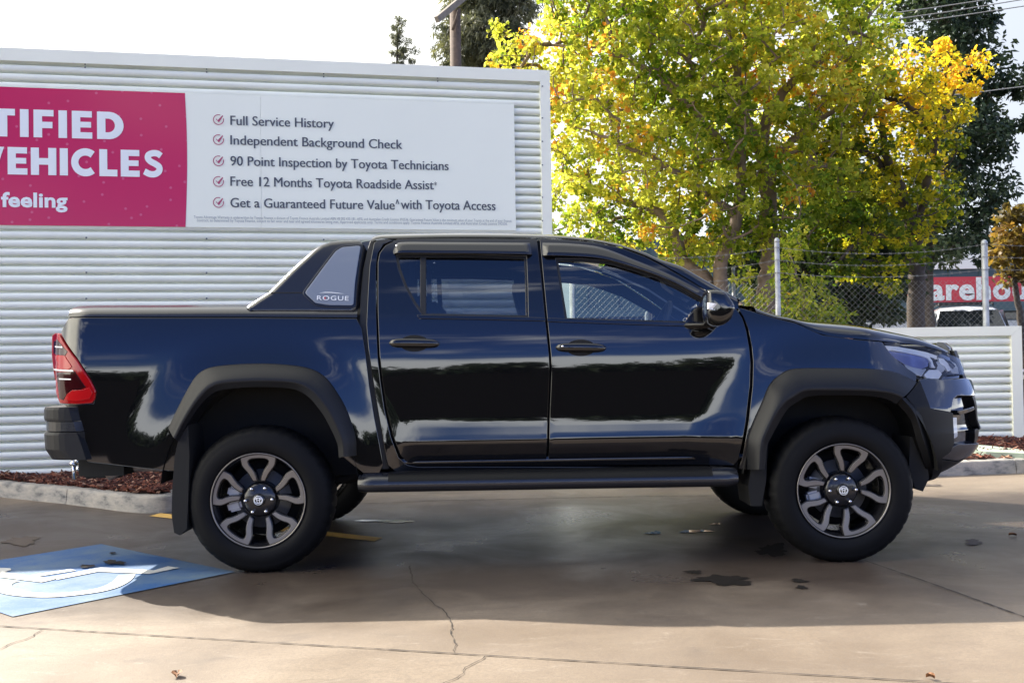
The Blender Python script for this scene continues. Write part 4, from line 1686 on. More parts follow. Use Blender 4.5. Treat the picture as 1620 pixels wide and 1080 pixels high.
arc = spline([(201, 911), (192, 921), (172, 931), (140, 938), (82, 943.5), (28, 940), (4, 932), (8, 924), (22, 920)], 6)
gstroke('wheelchair_marking', arc, .085)
gstroke('wheelchair_marking', [(83, 917), (157, 902.5), (240, 906.5), (275, 898.5)], .092)
gstroke('wheelchair_marking', [(-30, 906), (0, 910.5), (40, 915.5), (78, 920)], .092)
gstroke('wheelchair_marking', [(54, 912.5), (116, 902.8)], .068)
flat('wheelchair_marking', [GND(a, b) for a, b in ((-20, 898), (0, 900), (16, 900.5), (18, 903), (8, 906), (-4, 908.2), (-20, 906))], .008, M['white_paint'])
flat('yellow_line', [GND(a, b) for a, b in ((236, 816.5), (254, 812), (605, 851), (592, 856.5))], .004, M['yellow_paint'])


def blot(name, px, py, rx, ry, mat, seed, z=.004, n=90):
    r = random.Random(seed)
    ph = [r.uniform(0, 6.28) for _ in range(6)]
    pts = []
    for i in range(n):
        w = 2 * math.pi * i / n
        k = 1 + .20 * math.sin(2 * w + ph[0]) + .17 * math.sin(3 * w + ph[1]) + .14 * math.sin(5 * w + ph[2]) + .12 * math.sin(9 * w + ph[3]) + .05 * math.sin(17 * w + ph[4]) + r.uniform(-.05, .05)
        pts.append(GND(px + rx * math.cos(w) * k, py + ry * math.sin(w) * k))
    return flat(name, pts, z, mat)


for i, (a, b, c, d) in enumerate([(1146, 918, 44, 7), (1098, 905, 11, 3), (1264, 919, 12, 2.6), (1268, 929.5, 9, 2.4), (1222, 871, 26, 8), (1462, 768, 26, 2), (1540, 858, 14, 4), (34, 856, 28, 6),
                                  (180, 892, 15, 3.4), (137, 898, 12, 2), (178, 877, 5, 1.3)]):
    blot('wet_stain', a, b, c, d, M['old_stain'] if (a > 1400 or a < 100) else M['wet'], 20 + i, z=.004 if a > 300 or b < 860 else .012)
for i, (a, b, c, d) in enumerate([(1035, 843, 11, 2.2), (1100, 840.5, 22, 2.0), (1132, 829, 9, 1.0), (612, 824.5, 42, 2.0)]):
    blot('puddle', a, b, c, d, M['water'], 40 + i)

# ------------------------------------------------------------------ fallen leaves on the concrete
M['dead_leaf'] = pbr('dead_leaf', (0.20, 0.085, 0.03), rough=.7, var=.3, vscale=30)
leafd = [("rust brown curled leaf lying on the pale foreground concrete", 280, 1070, .05), ("small orange leaf lying on concrete right of the front wheel", 1602, 848, .045), ("tiny tan leaf lying by the long joint at bottom right", 1472, 1074, .03)]
for i, (lab, a, b, s) in enumerate(leafd):
    p = GND(a, b)
    r = random.Random(60 + i)
    vs, fs = [], []
    for q in range(9):
        t = q / 8
        w = s * .42 * math.sin(math.pi * min(1, t * .93 + .04)) * (1 + .25 * math.sin(9 * t))
        for e in (-1, 0, 1):
            vs.append((t * s - s / 2, e * w, .004 + abs(e) * .012 + .006 * math.sin(3 * t)))
    for q in range(8):
        for e in range(2):
            fs.append((q * 3 + e, q * 3 + e + 1, q * 3 + 4 + e, q * 3 + 3 + e))
    o = mesh('fallen_leaf', vs, fs, M['dead_leaf'], smooth=True)
    o.location = p
    o.rotation_euler = (0, 0, r.uniform(0, 6))
    tag(o, lab, 'leaf', 'fallen leaves')

# ------------------------------------------------------------------ corrugated screen wall with its sign
WA = R(11.5)
WU = Vector((math.cos(WA), math.sin(WA), 0))
WNRM = Vector((math.sin(WA), -math.cos(WA), 0))          # towards the camera
WB0 = GND(50, 748, .15)
WB0.z = 0
WTOP = 3.985


def WP(px, py):
    d = ray(px, py)
    t = (WB0 - CAMP).dot(WNRM) / d.dot(WNRM)
    p = CAMP + d * t
    return ((p - WB0).dot(WU), p.z)


def WX(s, z, h=0.0):
    p = WB0 + WU * s + WNRM * h
    return Vector((p.x, p.y, z))


S0, S1 = -5.0, WP(870, 200)[0]
wall = empty('screen_wall', WX(0, 0), 0)
tag(wall, 'tall white corrugated metal screen wall with flat white edge trim behind the truck bed', 'wall')


def corrugated(name, s0, s1, z0, z1, fr, parent, pitch=.0795, amp=.066):
    per = 23
    n = int((z1 - z0) / pitch * per)
    vs, fs = [], []
    for i in range(n + 1):
        z = z0 + (z1 - z0) * i / n
        u = ((z - z0) / pitch) % 1.0
        h = .010 * (1 - ((u - .34) / .34) ** 2) if u < .68 else -amp * math.sin(math.pi * (u - .68) / .32) ** .85
        for s in (s0, s1):
            vs.append(fr(s, z, h))
    for i in range(n):
        fs.append((i * 2, i * 2 + 1, i * 2 + 3, i * 2 + 2))
    return mesh(name, vs, fs, M['white_sheet'], parent, smooth=True)


def fbox(b, fr, s0, s1, z0, z1, h0, h1):
    vs = [fr(s, z, h) for s in (s0, s1) for z in (z0, z1) for h in (h0, h1)]
    b.add(vs, [(0, 1, 3, 2), (4, 6, 7, 5), (0, 4, 5, 1), (2, 3, 7, 6), (0, 2, 6, 4), (1, 5, 7, 3)])


def rel(o, fr=None):
    """keep world placement under a parent that stands elsewhere"""
    o.matrix_parent_inverse = o.parent.matrix_world.inverted()


bpy.context.view_layer.update()
TRIM_W = .100
cs = corrugated('corrugated_sheet', S0, S1 - TRIM_W + .02, .05, WTOP - .10, WX, wall)
rel(cs)
b = MB()
fbox(b, WX, S0, S1 - .004, .04, WTOP - .02, -.16, -.075)
rel(b.build('backing', M['white_metal'], wall))
b = MB()
fbox(b, WX, S0, S1 - TRIM_W - .001, WTOP - .115, WTOP, -.20, .030)
b.add([WX(S1 - TRIM_W, WTOP - .115, .030), WX(S1, WTOP, .030), WX(S1 - TRIM_W, WTOP, .030), WX(S1 - TRIM_W, WTOP, -.20), WX(S1, WTOP, -.20)], [(0, 1, 2), (2, 1, 4, 3)])
rel(b.build('top_trim', M['white_metal'], wall))
b = MB()
q = [(S1 - TRIM_W, .04), (S1, .04), (S1, WTOP - .002), (S1 - TRIM_W, WTOP - .117)]
b.add([WX(s, z, h) for h in (.029, -.20) for s, z in q], [(0, 1, 2, 3), (7, 6, 5, 4), (0, 4, 5, 1), (1, 5, 6, 2), (2, 6, 7, 3), (3, 7, 4, 0)])
rel(b.build('side_trim', M['white_metal'], wall))
b = MB()
for px in (-60, 135, 327, 512, 692):
    for py in (0, 8):
        s, z = WP(px, 95 + .0414 * (px - 60) * 1.0)
        zz_ = WTOP - .118 - .028 * (py / 8)
        b.lathe([(0, .006), (.006, .004), (.008, 0)], 8, 'Z', (0, 0, 0)) if False else fbox(b, WX, s - .006, s + .006, zz_ - .006, zz_ + .006, .008, .016)
for py in (138, 188, 225, 262, 313, 350):
    s, z = WP(857, py)
    fbox(b, WX, s - .006, s + .006, z - .006, z + .006, .029, .035)
for rowy in (373, 430, 470):
    for px in (-60, 137, 327, 512):
        s, z = WP(px, rowy)
        z = round((z - .05) / .0795) * .0795 + .05
        fbox(b, WX, s - .007, s + .007, z - .007, z + .007, .009, .016)
rel(b.build('screws', M['screw'], wall))

# sign board on the wall
M['sign_white'] = pbr('sign_white', (0.90, 0.915, 0.79), rough=.38, var=.02, vscale=1)
M['sign_ink'] = pbr('sign_dark_grey', (0.07, 0.08, 0.10), rough=.4)
M['sign_letter'] = pbr('sign_white_letter', (0.84, 0.86, 0.87), rough=.4)
M['sign_tick'] = pbr('sign_tick_red', (0.42, 0.06, 0.14), rough=.4)
M['fine_print'] = pbr('sign_fine_print', (0.33, 0.36, 0.40), rough=.5)


def red_dots():
    m, n, o = material('sign_magenta')
    b = n.nodes.new('ShaderNodeBsdfPrincipled')
    t = n.nodes.new('ShaderNodeTexCoord')
    v = n.nodes.new('ShaderNodeTexVoronoi')
    v.inputs['Scale'].default_value = 5.2
    v.voronoi_dimensions = '2D'
    sxz = n.nodes.new('ShaderNodeSeparateXYZ')
    cxz = n.nodes.new('ShaderNodeCombineXYZ')
    n.links.new(t.outputs['Object'], sxz.inputs[0])
    n.links.new(sxz.outputs['X'], cxz.inputs['X'])
    n.links.new(sxz.outputs['Z'], cxz.inputs['Y'])
    n.links.new(cxz.outputs[0], v.inputs['Vector'])
    r = n.nodes.new('ShaderNodeMapRange')
    r.inputs['From Min'].default_value = .045
    r.inputs['From Max'].default_value = .075
    r.inputs['To Min'].default_value = .45
    r.inputs['To Max'].default_value = 0
    n.links.new(v.outputs['Distance'], r.inputs['Value'])
    mx = n.nodes.new('ShaderNodeMix')
    mx.data_type = 'RGBA'
    n.links.new(r.outputs['Result'], mx.inputs['Factor'])
    mx.inputs['A'].default_value = (0.58, 0.007, 0.070, 1)
    mx.inputs['B'].default_value = (0.70, 0.20, 0.30, 1)
    n.links.new(mx.outputs['Result'], b.inputs['Base Color'])
    b.inputs['Roughness'].default_value = .12
    b.inputs['Specular IOR Level'].default_value = .6
    n.links.new(b.outputs[0], o.inputs[0])
    return m


M['sign_red'] = red_dots()
ZB, ZT = 2.381, 3.632
SR = WP(814, 260)[0]
sign = empty('sign_board', WX(1, 2.38, .02))
tag(sign, 'long dealership sign with crimson left end and white panel of ticked lines on corrugated wall', 'sign')
bpy.context.view_layer.update()
b = MB()
sj = WP(413, 260)[0]
fbox(b, WX, S0 + .2, sj - .001, ZB, ZT, .010, .022)
fbox(b, WX, sj + .001, SR, ZB, ZT, .010, .022)
rel(b.build('board', M['sign_white'], sign))
edge = [WP(x, y) for x, y in ((293, 149), (295.5, 200), (296.5, 250), (296, 300), (294, 358))]
edge = spline([(edge[0][0], ZT - .001)] + edge[1:-1] + [(edge[-1][0], ZB + .001)], 6)
pl = [(S0 + .2, ZB + .001)] + [tuple(p) for p in edge[::-1]] + [(S0 + .2, ZT - .001)]
V2, T2 = cdt(np.array(pl) if area2(pl) > 0 else np.array(pl)[::-1], [], .5)
rel(mesh('red_panel', [WX(a, c, .0245) for a, c in V2], [tuple(t) for t in T2], M['sign_red'], sign))


def place_text(body, pxl, pxr, y0l, y0r, cap_px, mat, off=.0, spacing=1.0, name='lettering', h=.0275, bold=0.0):
    """lettering along the wall: left and right ends and the base line as in the photo"""
    tv, tf = text_mesh(body, 1.0, off, spacing)
    xs = [v.x for v in tv]
    ref = text_mesh('H', 1.0, 0)[0]
    caph = max(v.y for v in ref)
    s0, z0 = WP(pxl, y0l)
    s1, z1 = WP(pxr, y0r)
    zc = WP((pxl + pxr) / 2, (y0l + y0r) / 2 - cap_px)[1] - WP((pxl + pxr) / 2, (y0l + y0r) / 2)[1]
    k = (s1 - s0) / (max(xs) - min(xs))
    vs = [WX(s0 + (v.x - min(xs)) * k, (z0 + z1) / 2 + v.y / caph * zc, h) for v in tv]
    if bold:
        d = WU * bold * k
        nv = len(vs)
        vs = [p - d for p in vs] + [p + d + WNRM * .0006 for p in vs]
        tf = list(tf) + [tuple(i + nv for i in f) for f in tf]
    o = mesh(name, vs, tf, mat, sign)
    rel(o)
    return o


for body, xl_, xr, yl, yr, cp_ in (('Full Service History', 365, 528, 199.5, 203, 14.5), ('Independent Background Check', 365, 636, 230.5, 236, 14.5), ('90 Point Inspection by Toyota Technicians', 365, 709, 264, 269, 14.5),
                         ('Free 12 Months Toyota Roadside Assist', 365, 685.5, 296, 299.5, 14.5), ('*', 686.5, 690.5, 298, 298, 9), ('Get a Guaranteed Future Value', 365, 624, 329.5, 331.3, 14.5), ('^', 625.5, 631, 329, 329, 13), ('with Toyota Access', 634, 783, 331.5, 333, 14.5)):
    place_text(body, xl_, xr, yl, yr, cp_, M['sign_ink'], 0, bold=.015)
place_text('Toyota Advantage Warranty is underwritten by Toyota Finance, a division of Toyota Finance Australia Limited ABN 48 002 435 181, AFSL and Australian Credit Licence 392536. Guaranteed Future Value is the minimum value of your Toyota at the end of your finance.', 307, 809, 345.5, 352.3, 4.2, M['fine_print'], 0)
place_text('contract, as determined by Toyota Finance, subject to fair wear and tear and agreed kilometres being met. Approved applicants only. Terms and conditions apply. Toyota Finance Australia Limited AFSL and Australian Credit Licence 392536.', 312, 802, 350.5, 357.3, 4.2, M['fine_print'], 0)


def ribbon2(pts, w):
    """outline of a 2D stroke"""
    p = np.asarray(pts, float)
    l, r = [], []
    for i in range(len(p)):
        t = p[min(i + 1, len(p) - 1)] - p[max(i - 1, 0)]
        t /= np.linalg.norm(t) + 1e-9
        nn = np.array([-t[1], t[0]])
        k = 1.0
        if 0 < i < len(p) - 1:
            a = p[i] - p[i - 1]
            a /= np.linalg.norm(a)
            k = max(.4, float(np.dot(nn, [-a[1], a[0]])))
        ww = w[i] if hasattr(w, '__len__') else w
        l.append(p[i] + nn * ww / 2 / k)
        r.append(p[i] - nn * ww / 2 / k)
    return np.array(l + r[::-1])


def wfill(name, polys, mat, h=.0275):
    vs, fs = [], []
    for q in polys:
        if isinstance(q, tuple):
            q, hs = q
        else:
            hs = []
        q = np.asarray(q, float)
        if area2(q) < 0:
            q = q[::-1]
        V2, T2 = cdt(q, [np.asarray(x, float) for x in hs], 10)
        bse = len(vs)
        vs += [WX(a, c, h) for a, c in V2]
        fs += [tuple(int(i) + bse for i in t) for t in T2]
    o = mesh(name, vs, fs, mat, sign)
    rel(o)
    return o


for cy_ in (190.5, 222, 255.5, 288, 321):
    s, z = WP(346, cy_)
    rr = WP(354, cy_)[0] - s
    ring = [(s + rr * math.cos(w), z + rr * math.sin(w)) for w in np.linspace(R(70), R(375), 28)]
    tick = [(s - rr * .42, z + rr * .12), (s - rr * .05, z - rr * .38), (s + rr * .85, z + rr * .85)]
    wfill('tick_mark', [ribbon2(ring, .0075)], M['sign_tick'])
    wfill('tick_mark', [ribbon2(tick, .0095)], M['sign_tick'], .0280)

# heavy capitals drawn as outlines (unit cap height)
def glyph(ch):
    w = .30
    if ch == 'I':
        return [[(0, 0), (w, 0), (w, 1), (0, 1)]], w
    if ch == 'T':
        return [[(.265, 0), (.565, 0), (.565, .76), (.83, .76), (.83, 1), (0, 1), (0, .76), (.265, .76)]], .83
    if ch == 'F':
        return [[(0, 0), (w, 0), (w, .34), (.66, .34), (.66, .57), (w, .57), (w, .77), (.70, .77), (.70, 1), (0, 1)]], .70
    if ch == 'E':
        return [[(0, 0), (.72, 0), (.72, .23), (w, .23), (w, .40), (.68, .40), (.68, .61), (w, .61), (w, .77), (.71, .77), (.71, 1), (0, 1)]], .72
    if ch == 'H':
        return [[(0, 0), (w, 0), (w, .38), (.64, .38), (.64, 0), (.94, 0), (.94, 1), (.64, 1), (.64, .62), (w, .62), (w, 1), (0, 1)]], .94
    if ch == 'L':
        return [[(0, 0), (.68, 0), (.68, .25), (w, .25), (w, 1), (0, 1)]], .68
    if ch == 'V':
        return [[(.34, 0), (.66, 0), (1.0, 1), (.68, 1), (.50, .38), (.32, 1), (0, 1)]], 1.0
    if ch == 'D':
        o = [(0, 0), (.42, 0)] + [(.42 + .53 * math.sin(a), .5 - .5 * math.cos(a)) for a in np.linspace(.1, math.pi - .1, 14)] + [(.42, 1), (0, 1)]
        i = [(w, .25), (.40, .25)] + [(.40 + .24 * math.sin(a), .5 - .25 * math.cos(a)) for a in np.linspace(.15, math.pi - .15, 10)] + [(.40, .75), (w, .75)]
        return [(o, [i])], .95
    if ch == 'R':
        o = [(0, 0), (w, 0), (w, .30), (.38, .30), (.56, 0), (.90, 0), (.66, .36)] + [(.50 + .36 * math.sin(a), .66 - .34 * math.cos(a)) for a in np.linspace(.6, math.pi, 12)] + [(0, 1)]
        i = [(w, .53), (.46, .53)] + [(.46 + .12 * math.sin(a), .65 - .12 * math.cos(a)) for a in np.linspace(.3, math.pi - .3, 8)] + [(.46, .77), (w, .77)]
        return [(o, [i])], .88
    if ch == 'C':
        cl = [(.53 + .40 * math.cos(a), .5 + .385 * math.sin(a)) for a in np.linspace(R(48), R(312), 22)]
        return [[tuple(p) for p in ribbon2(cl, .27)]], .92
    if ch == 'S':
        cl = spline([(.69, .80), (.56, .885), (.38, .895), (.22, .83), (.19, .70), (.30, .58), (.48, .49), (.62, .38), (.61, .22), (.46, .115), (.26, .115), (.05, .21)], 5)
        return [[tuple(p) for p in ribbon2(cl, .235)]], .80
    return [], .4


def headline(body, ends, pxr, yb_l, yt_l, px_ref, gap=.13):
    """set from the right-hand end leftwards"""
    sr, zb = WP(pxr, yb_l)
    zt = WP(pxr, yt_l)[1]
    hgt = zt - zb
    s = sr
    for ch in reversed(body):
        if ch == ' ':
            s -= .4 * hgt
            continue
        g_, w = glyph(ch)
        s -= w * hgt * ends
        polys = []
        for q in g_:
            if isinstance(q, tuple):
                polys.append(([(s + a * hgt * ends, zb + c * hgt) for a, c in q[0]], [[(s + a * hgt * ends, zb + c * hgt) for a, c in x] for x in q[1]]))
            else:
                polys.append([(s + a * hgt * ends, zb + c * hgt) for a, c in q])
        if s > -2.2:
            wfill('letter_' + ch.lower() if False else 'lettering', polys, M['sign_letter'])
        s -= gap * hgt


headline('CERTIFIED', .965, 196.5, 222, 179, 0, .165)
headline('VEHICLES', .93, 260, 281.5, 239.5, 0, .118)
tvw = place_text('feeling', 3, 108, 327.5, 328.5, 21.5, M['sign_letter'], .030, 1.02)

# ------------------------------------------------------------------ planting beds: kerbs and bark mulch
M['kerb'] = pbr('kerb_concrete', (0.33, 0.30, 0.265), rough=.85, var=.25, vscale=7, bump=.4, bscale=90)


def kerb_mat():
    m, n, o = material('scuffed_kerb')
    b = n.nodes.new('ShaderNodeBsdfPrincipled')
    t = n.nodes.new('ShaderNodeTexCoord')
    q = n.nodes.new('ShaderNodeTexNoise')
    q.inputs['Scale'].default_value = 5
    q.inputs['Detail'].default_value = 8
    q.inputs['Roughness'].default_value = .68
    mp = n.nodes.new('ShaderNodeMapping')
    mp.inputs['Scale'].default_value = (1, 1, 2.5)
    n.links.new(t.outputs['Object'], mp.inputs[0])
    n.links.new(mp.outputs[0], q.inputs['Vector'])
    cr_ = n.nodes.new('ShaderNodeValToRGB')
    e = cr_.color_ramp.elements
    e[0].position, e[0].color = .36, (0.40, 0.36, 0.31, 1)
    e[1].position, e[1].color = .66, (0.085, 0.085, 0.09, 1)
    x = cr_.color_ramp.elements.new(.52)
    x.color = (0.29, 0.275, 0.25, 1)
    n.links.new(q.outputs['Fac'], cr_.inputs[0])
    n.links.new(cr_.outputs[0], b.inputs['Base Color'])
    b.inputs['Roughness'].default_value = .85
    q3 = n.nodes.new('ShaderNodeTexNoise')
    q3.inputs['Scale'].default_value = 70
    n.links.new(t.outputs['Object'], q3.inputs['Vector'])
    bp = n.nodes.new('ShaderNodeBump')
    bp.inputs['Strength'].default_value = .5
    bp.inputs['Distance'].default_value = .006
    n.links.new(q3.outputs['Fac'], bp.inputs['Height'])
    n.links.new(bp.outputs[0], b.inputs['Normal'])
    n.links.new(b.outputs[0], o.inputs[0])
    return m


M['kerb'] = kerb_mat()


def kerb(name, path, label, width=.15, height=.125, breaks=()):
    """path: outer foot line, the bed on its left hand side"""
    root = empty(name, (path[0][0], path[0][1], 0))
    tag(root, label, 'kerb')
    bpy.context.view_layer.update()
    segs = []
    cur = [path[0]]
    for i, p in enumerate(path[1:], 1):
        cur.append(p)
        if i in breaks or i == len(path) - 1:
            segs.append(cur)
            cur = [p]
    for sg in segs:
        fine = [Vector((a, b_, 0)) for a, b_ in resample([(p[0], p[1]) for p in sg], .08, False)]
        rows = []
        r = random.Random(5)
        for i, p in enumerate(fine):
            t = (fine[min(i + 1, len(fine) - 1)] - fine[max(i - 1, 0)]).normalized()
            nn = Vector((-t.y, t.x, 0))
            if i == 0:
                p = p + t * .004
            if i == len(fine) - 1:
                p = p - t * .004
            j = lambda: r.uniform(-.003, .003)
            row = []
            for a, z in ((0, 0), (.012, height - .022), (.017, height - .009), (.027, height - .002), (.042, height), (width * .6, height + .001), (width, height), (width, .01)):
                row.append(p + nn * (a + j()) + Vector((0, 0, max(0, z + j() * (z > .05)))))
            rows.append(row)
        bb = MB()
        bb.loft(rows, closed=False, cap=False)
        for q in (rows[0], rows[-1]):
            bb.add(q, [tuple(range(len(q)))])
        rel(bb.build('kerb_segment', M['kerb'], root))
    return root


kp = [(-5.05, 9.36), (-4.38, 8.91), (-3.60, 8.39), (-3.2, 8.09)]
kcurve = [(-2.96, 7.90), (-2.84, 7.83), (-2.72, 7.79), (-2.60, 7.80), (-2.54, 7.87), (-2.53, 7.97), (-2.56, 8.1), (-2.98, 9.66)]
kerb('kerb', kp[:3] + [(-3.52, 8.335)][:0] + [(-3.60 + .02, 8.39 - .013)] + kp[3:] + kcurve, 'scuffed grey concrete kerb curving round the mulch bed by the rear bumper', breaks=(2,))
kerb('kerb', [(1.2, 8.85), (3.0, 9.20), (4.03, 9.42), (4.58, 9.525), (9.5, 10.45)], 'pale concrete kerb in sun running past the front bumper', breaks=(3,))


def mulch(name, poly, z, n, label, cols, seed, size=(.035, .11), rise=.0):
    """bark chips heaped in a bed: loose cover nobody could count"""
    r = np.random.default_rng(seed)
    poly = np.array(poly)
    V2, T2 = cdt(poly if area2(poly) > 0 else poly[::-1], [], .12)
    vs = [(a, c, z + rise * 0 + .012 * math.sin(a * 7 + c * 5) + r.uniform(-.008, .008)) for a, c in V2]
    fs = [tuple(int(i) for i in t) for t in T2]
    mi = [0] * len(fs)
    lo, hi = poly.min(0), poly.max(0)
    cnt = 0
    while cnt < n:
        pt = lo + (hi - lo) * r.random((1, 2))
        if not inside(poly, pt)[0]:
            continue
        cnt += 1
        a, c = pt[0]
        l, w, t = r.uniform(*size), r.uniform(.008, .028), r.uniform(.003, .010)
        rot = Matrix.Rotation(r.uniform(0, 6.28), 3, 'Z') @ Matrix.Rotation(r.normal(0, .30), 3, 'Y') @ Matrix.Rotation(r.normal(0, .5), 3, 'X')
        o = Vector((a, c, z + .012 * math.sin(a * 7 + c * 5) + r.uniform(.002, .030)))
        k = len(vs)
        tp = r.uniform(.3, .9)
        for sx, sy, sz in ((-1, -1, -1), (-1, 1, -1), (1, tp, -1), (1, -tp, -1), (-1, -1, 1), (-1, 1, 1), (1, tp, 1), (1, -tp, 1)):
            vs.append(tuple(o + rot @ Vector((sx * l / 2, sy * w / 2, sz * t / 2))))
        q = [(0, 1, 2, 3), (7, 6, 5, 4), (0, 4, 5, 1), (1, 5, 6, 2), (2, 6, 7, 3), (3, 7, 4, 0)]
        fs += [tuple(i + k for i in f) for f in q]
        mi += [int(r.choice(len(cols), p=[.35, .35, .2, .1]))] * 6
    o = mesh(name, vs, fs, cols, idx=mi)
    tag(o, label, 'mulch', kind='stuff')
    return o


mcols = [pbr('bark_chip_dark', (0.040, 0.010, 0.007), rough=.85), pbr('bark_chip_red', (0.095, 0.022, 0.012), rough=.85), pbr('bark_chip_rust', (0.16, 0.046, 0.022), rough=.85), pbr('bark_chip_pale', (0.36, 0.20, 0.13), rough=.85)]
mulch('bark_mulch', [(-5.2, 9.55), (-4.32, 9.02), (-3.54, 8.50), (-2.9, 8.01), (-2.72, 7.93), (-2.66, 8.0), (-3.1, 9.72)], .125, 5200, 'dark red bark mulch filling the bed behind the rear bumper', mcols, 11)
mulch('bark_mulch', [(1.3, 9.02), (3.0, 9.34), (4.03, 9.56), (9.4, 10.6), (9.4, 12.2), (1.3, 12.2)], .125, 9000, 'rust red bark mulch beyond the front bumper below low corrugated wall', mcols, 12, size=(.05, .15))
# pale edging strip across the right bed
es = [GND(a, c, .17) for a, c in ((1540, 703), (1563, 704.5), (1625, 712.5), (1700, 722), (1700, 728), (1625, 717.5), (1560, 714.5), (1530, 712))]
b = MB()
b.prism([(p.x, p.y) for p in es], .10, .172, lambda a, c, h: (a, c, h))
tag(b.build('garden_edging', pbr('mossy_concrete', (0.30, 0.36, 0.29), rough=.85, var=.15, vscale=8)), 'pale green weathered edging strip lying across the red mulch', 'edging')

# low corrugated wall on the right
lw = empty('low_wall', (4.5, 11.88, 0))
tag(lw, 'low white corrugated metal wall in flat white frame beyond the front bumper', 'wall')
bpy.context.view_layer.update()
FL = lambda s, z, h=0.0: Vector((s, 11.88 - h, z))
LX1 = 5.795
LZT = 1.405
corr = corrugated('corrugated_sheet', 3.2, LX1 - .11, .06, LZT - .09, FL, lw, .0880, .066)
rel(corr)
b = MB()
fbox(b, FL, 3.2, LX1 - .121, LZT - .105, LZT, -.14, .03)
b.add([FL(LX1 - .12, LZT - .105, .03), FL(LX1, LZT, .03), FL(LX1 - .12, LZT, .03), FL(LX1 - .12, LZT, -.14), FL(LX1, LZT, -.14)], [(0, 1, 2), (2, 1, 4, 3)])
rel(b.build('top_trim', M['white_metal'], lw))
b = MB()
q = [(LX1 - .12, .05), (LX1, .05), (LX1, LZT - .002), (LX1 - .12, LZT - .107)]
b.add([FL(s, z, h) for h in (.029, -.14) for s, z in q], [(0, 1, 2, 3), (7, 6, 5, 4), (0, 4, 5, 1), (1, 5, 6, 2), (2, 6, 7, 3), (3, 7, 4, 0)])
fbox(b, FL, 3.2, LX1 - .003, .05, LZT - .02, -.13, -.075)
for z in (.35, .62, .95, 1.2):
    fbox(b, FL, LX1 - .10, LX1 - .09, z, z + .01, .03, .036)
rel(b.build('side_trim', M['white_metal'], lw))

# ------------------------------------------------------------------ chain-link fence with barbed wire
FY = 12.35
fence = empty('chain_link_fence', (3.2, FY, 0))
tag(fence, 'galvanised chain link fence with round posts and strands of barbed wire', 'fence')
bpy.context.view_layer.update()
fposts = [(.72, 2.46, .030), (3.16, 2.50, .030), (5.62, 2.44, .036), (8.1, 2.46, .032), (10.6, 2.46, .032)]
for x, zt_, r_ in fposts:
    b = MB()
    b.tube([(x, FY, 0), (x, FY, zt_ - .02)], r_, 16, cap=False)
    b.lathe([(0, .03), (r_ * .6, .024), (r_ * 1.05, .0), (r_ * 1.05, -.03), (r_, -.03)], 16, 'Z', (x, FY, zt_ - .02))
    for z in (1.98, 2.09, 2.24, 2.39):
        b.tube([(x + (r_ + .003) * math.cos(w), FY + (r_ + .003) * math.sin(w), z + .01 * math.sin(w * 2)) for w in np.linspace(0, 6.28, 13)], .003, 5, cap=False)
    rel(b.build('fence_post', M['galv'], fence))
b = MB()
x0, x1, z0, z1 = .72, 10.6, .04, 1.97
DG = .072


def thin(bm_, p, q, r_):
    d = (q - p).normalized()
    a = d.cross(Vector((0, 1, 0))).normalized() * r_
    c = Vector((0, 1, 0)) * r_
    vs = [p + a, p + c, p - a, p - c, q + a, q + c, q - a, q - c]
    bm_.add(vs, [(0, 1, 5, 4), (1, 2, 6, 5), (2, 3, 7, 6), (3, 0, 4, 7)], True)


H_ = z1 - z0
k = 0
x = x0 - H_
while x < x1:
    for sgn in (1, -1):
        xa, xb = (x, x + H_) if sgn > 0 else (x + H_, x)
        za, zb_ = z0, z1
        p, q = Vector((xa, FY, za)), Vector((xb, FY, zb_))
        # clip in x
        lo_t, hi_t = 0.0, 1.0
        dx = q.x - p.x
        for lim, s in ((x0, 1), (x1, -1)):
            t = (lim - p.x) / dx
            if (p.x - lim) * s < 0:
                lo_t = max(lo_t, t)
            if (q.x - lim) * s < 0:
                hi_t = min(hi_t, t)
        if hi_t > lo_t:
            a_, b_ = p.lerp(q, lo_t), p.lerp(q, hi_t)
            a_.y += .003 * sgn
            b_.y += .003 * sgn
            thin(b, a_, b_, .0012)
    x += DG
rel(b.build('wire_mesh', M['wire'], fence, fix=False))
b = MB()
for z in (2.09, 2.24, 2.39):
    for i in range(len(fposts) - 1):
        xa, xb = fposts[i][0], fposts[i + 1][0]
        pts = []
        for t in np.linspace(0, 1, 25):
            pts.append(Vector((xa + (xb - xa) * t, FY - .035, z - .10 * 4 * t * (1 - t) * (.6 + .5 * math.sin(z * 40 + i)))))
        b.tube(pts, .0026, 5, cap=False)
        for p in pts[1:-1]:
            b.tube([p + Vector((-.012, 0, -.018)), p + Vector((.012, 0, .018))], .0016, 4, cap=False)
            b.tube([p + Vector((.010, -.012, -.012)), p + Vector((-.010, .012, .014))], .0016, 4, cap=False)
rel(b.build('barbed_wire', M['wire'], fence, fix=False))
b = MB()
pq = ATD(1160, 424, 15.8)
b.tube([(pq.x, pq.y, 0), (pq.x, pq.y, pq.z)], .026, 14)
b.lathe([(0, .02), (.02, .015), (.03, 0), (.03, -.03)], 14, 'Z', tuple(pq))
tag(b.build('steel_post', M['galv']), 'thin pale steel post standing among the tree trunks beyond the fence', 'post')
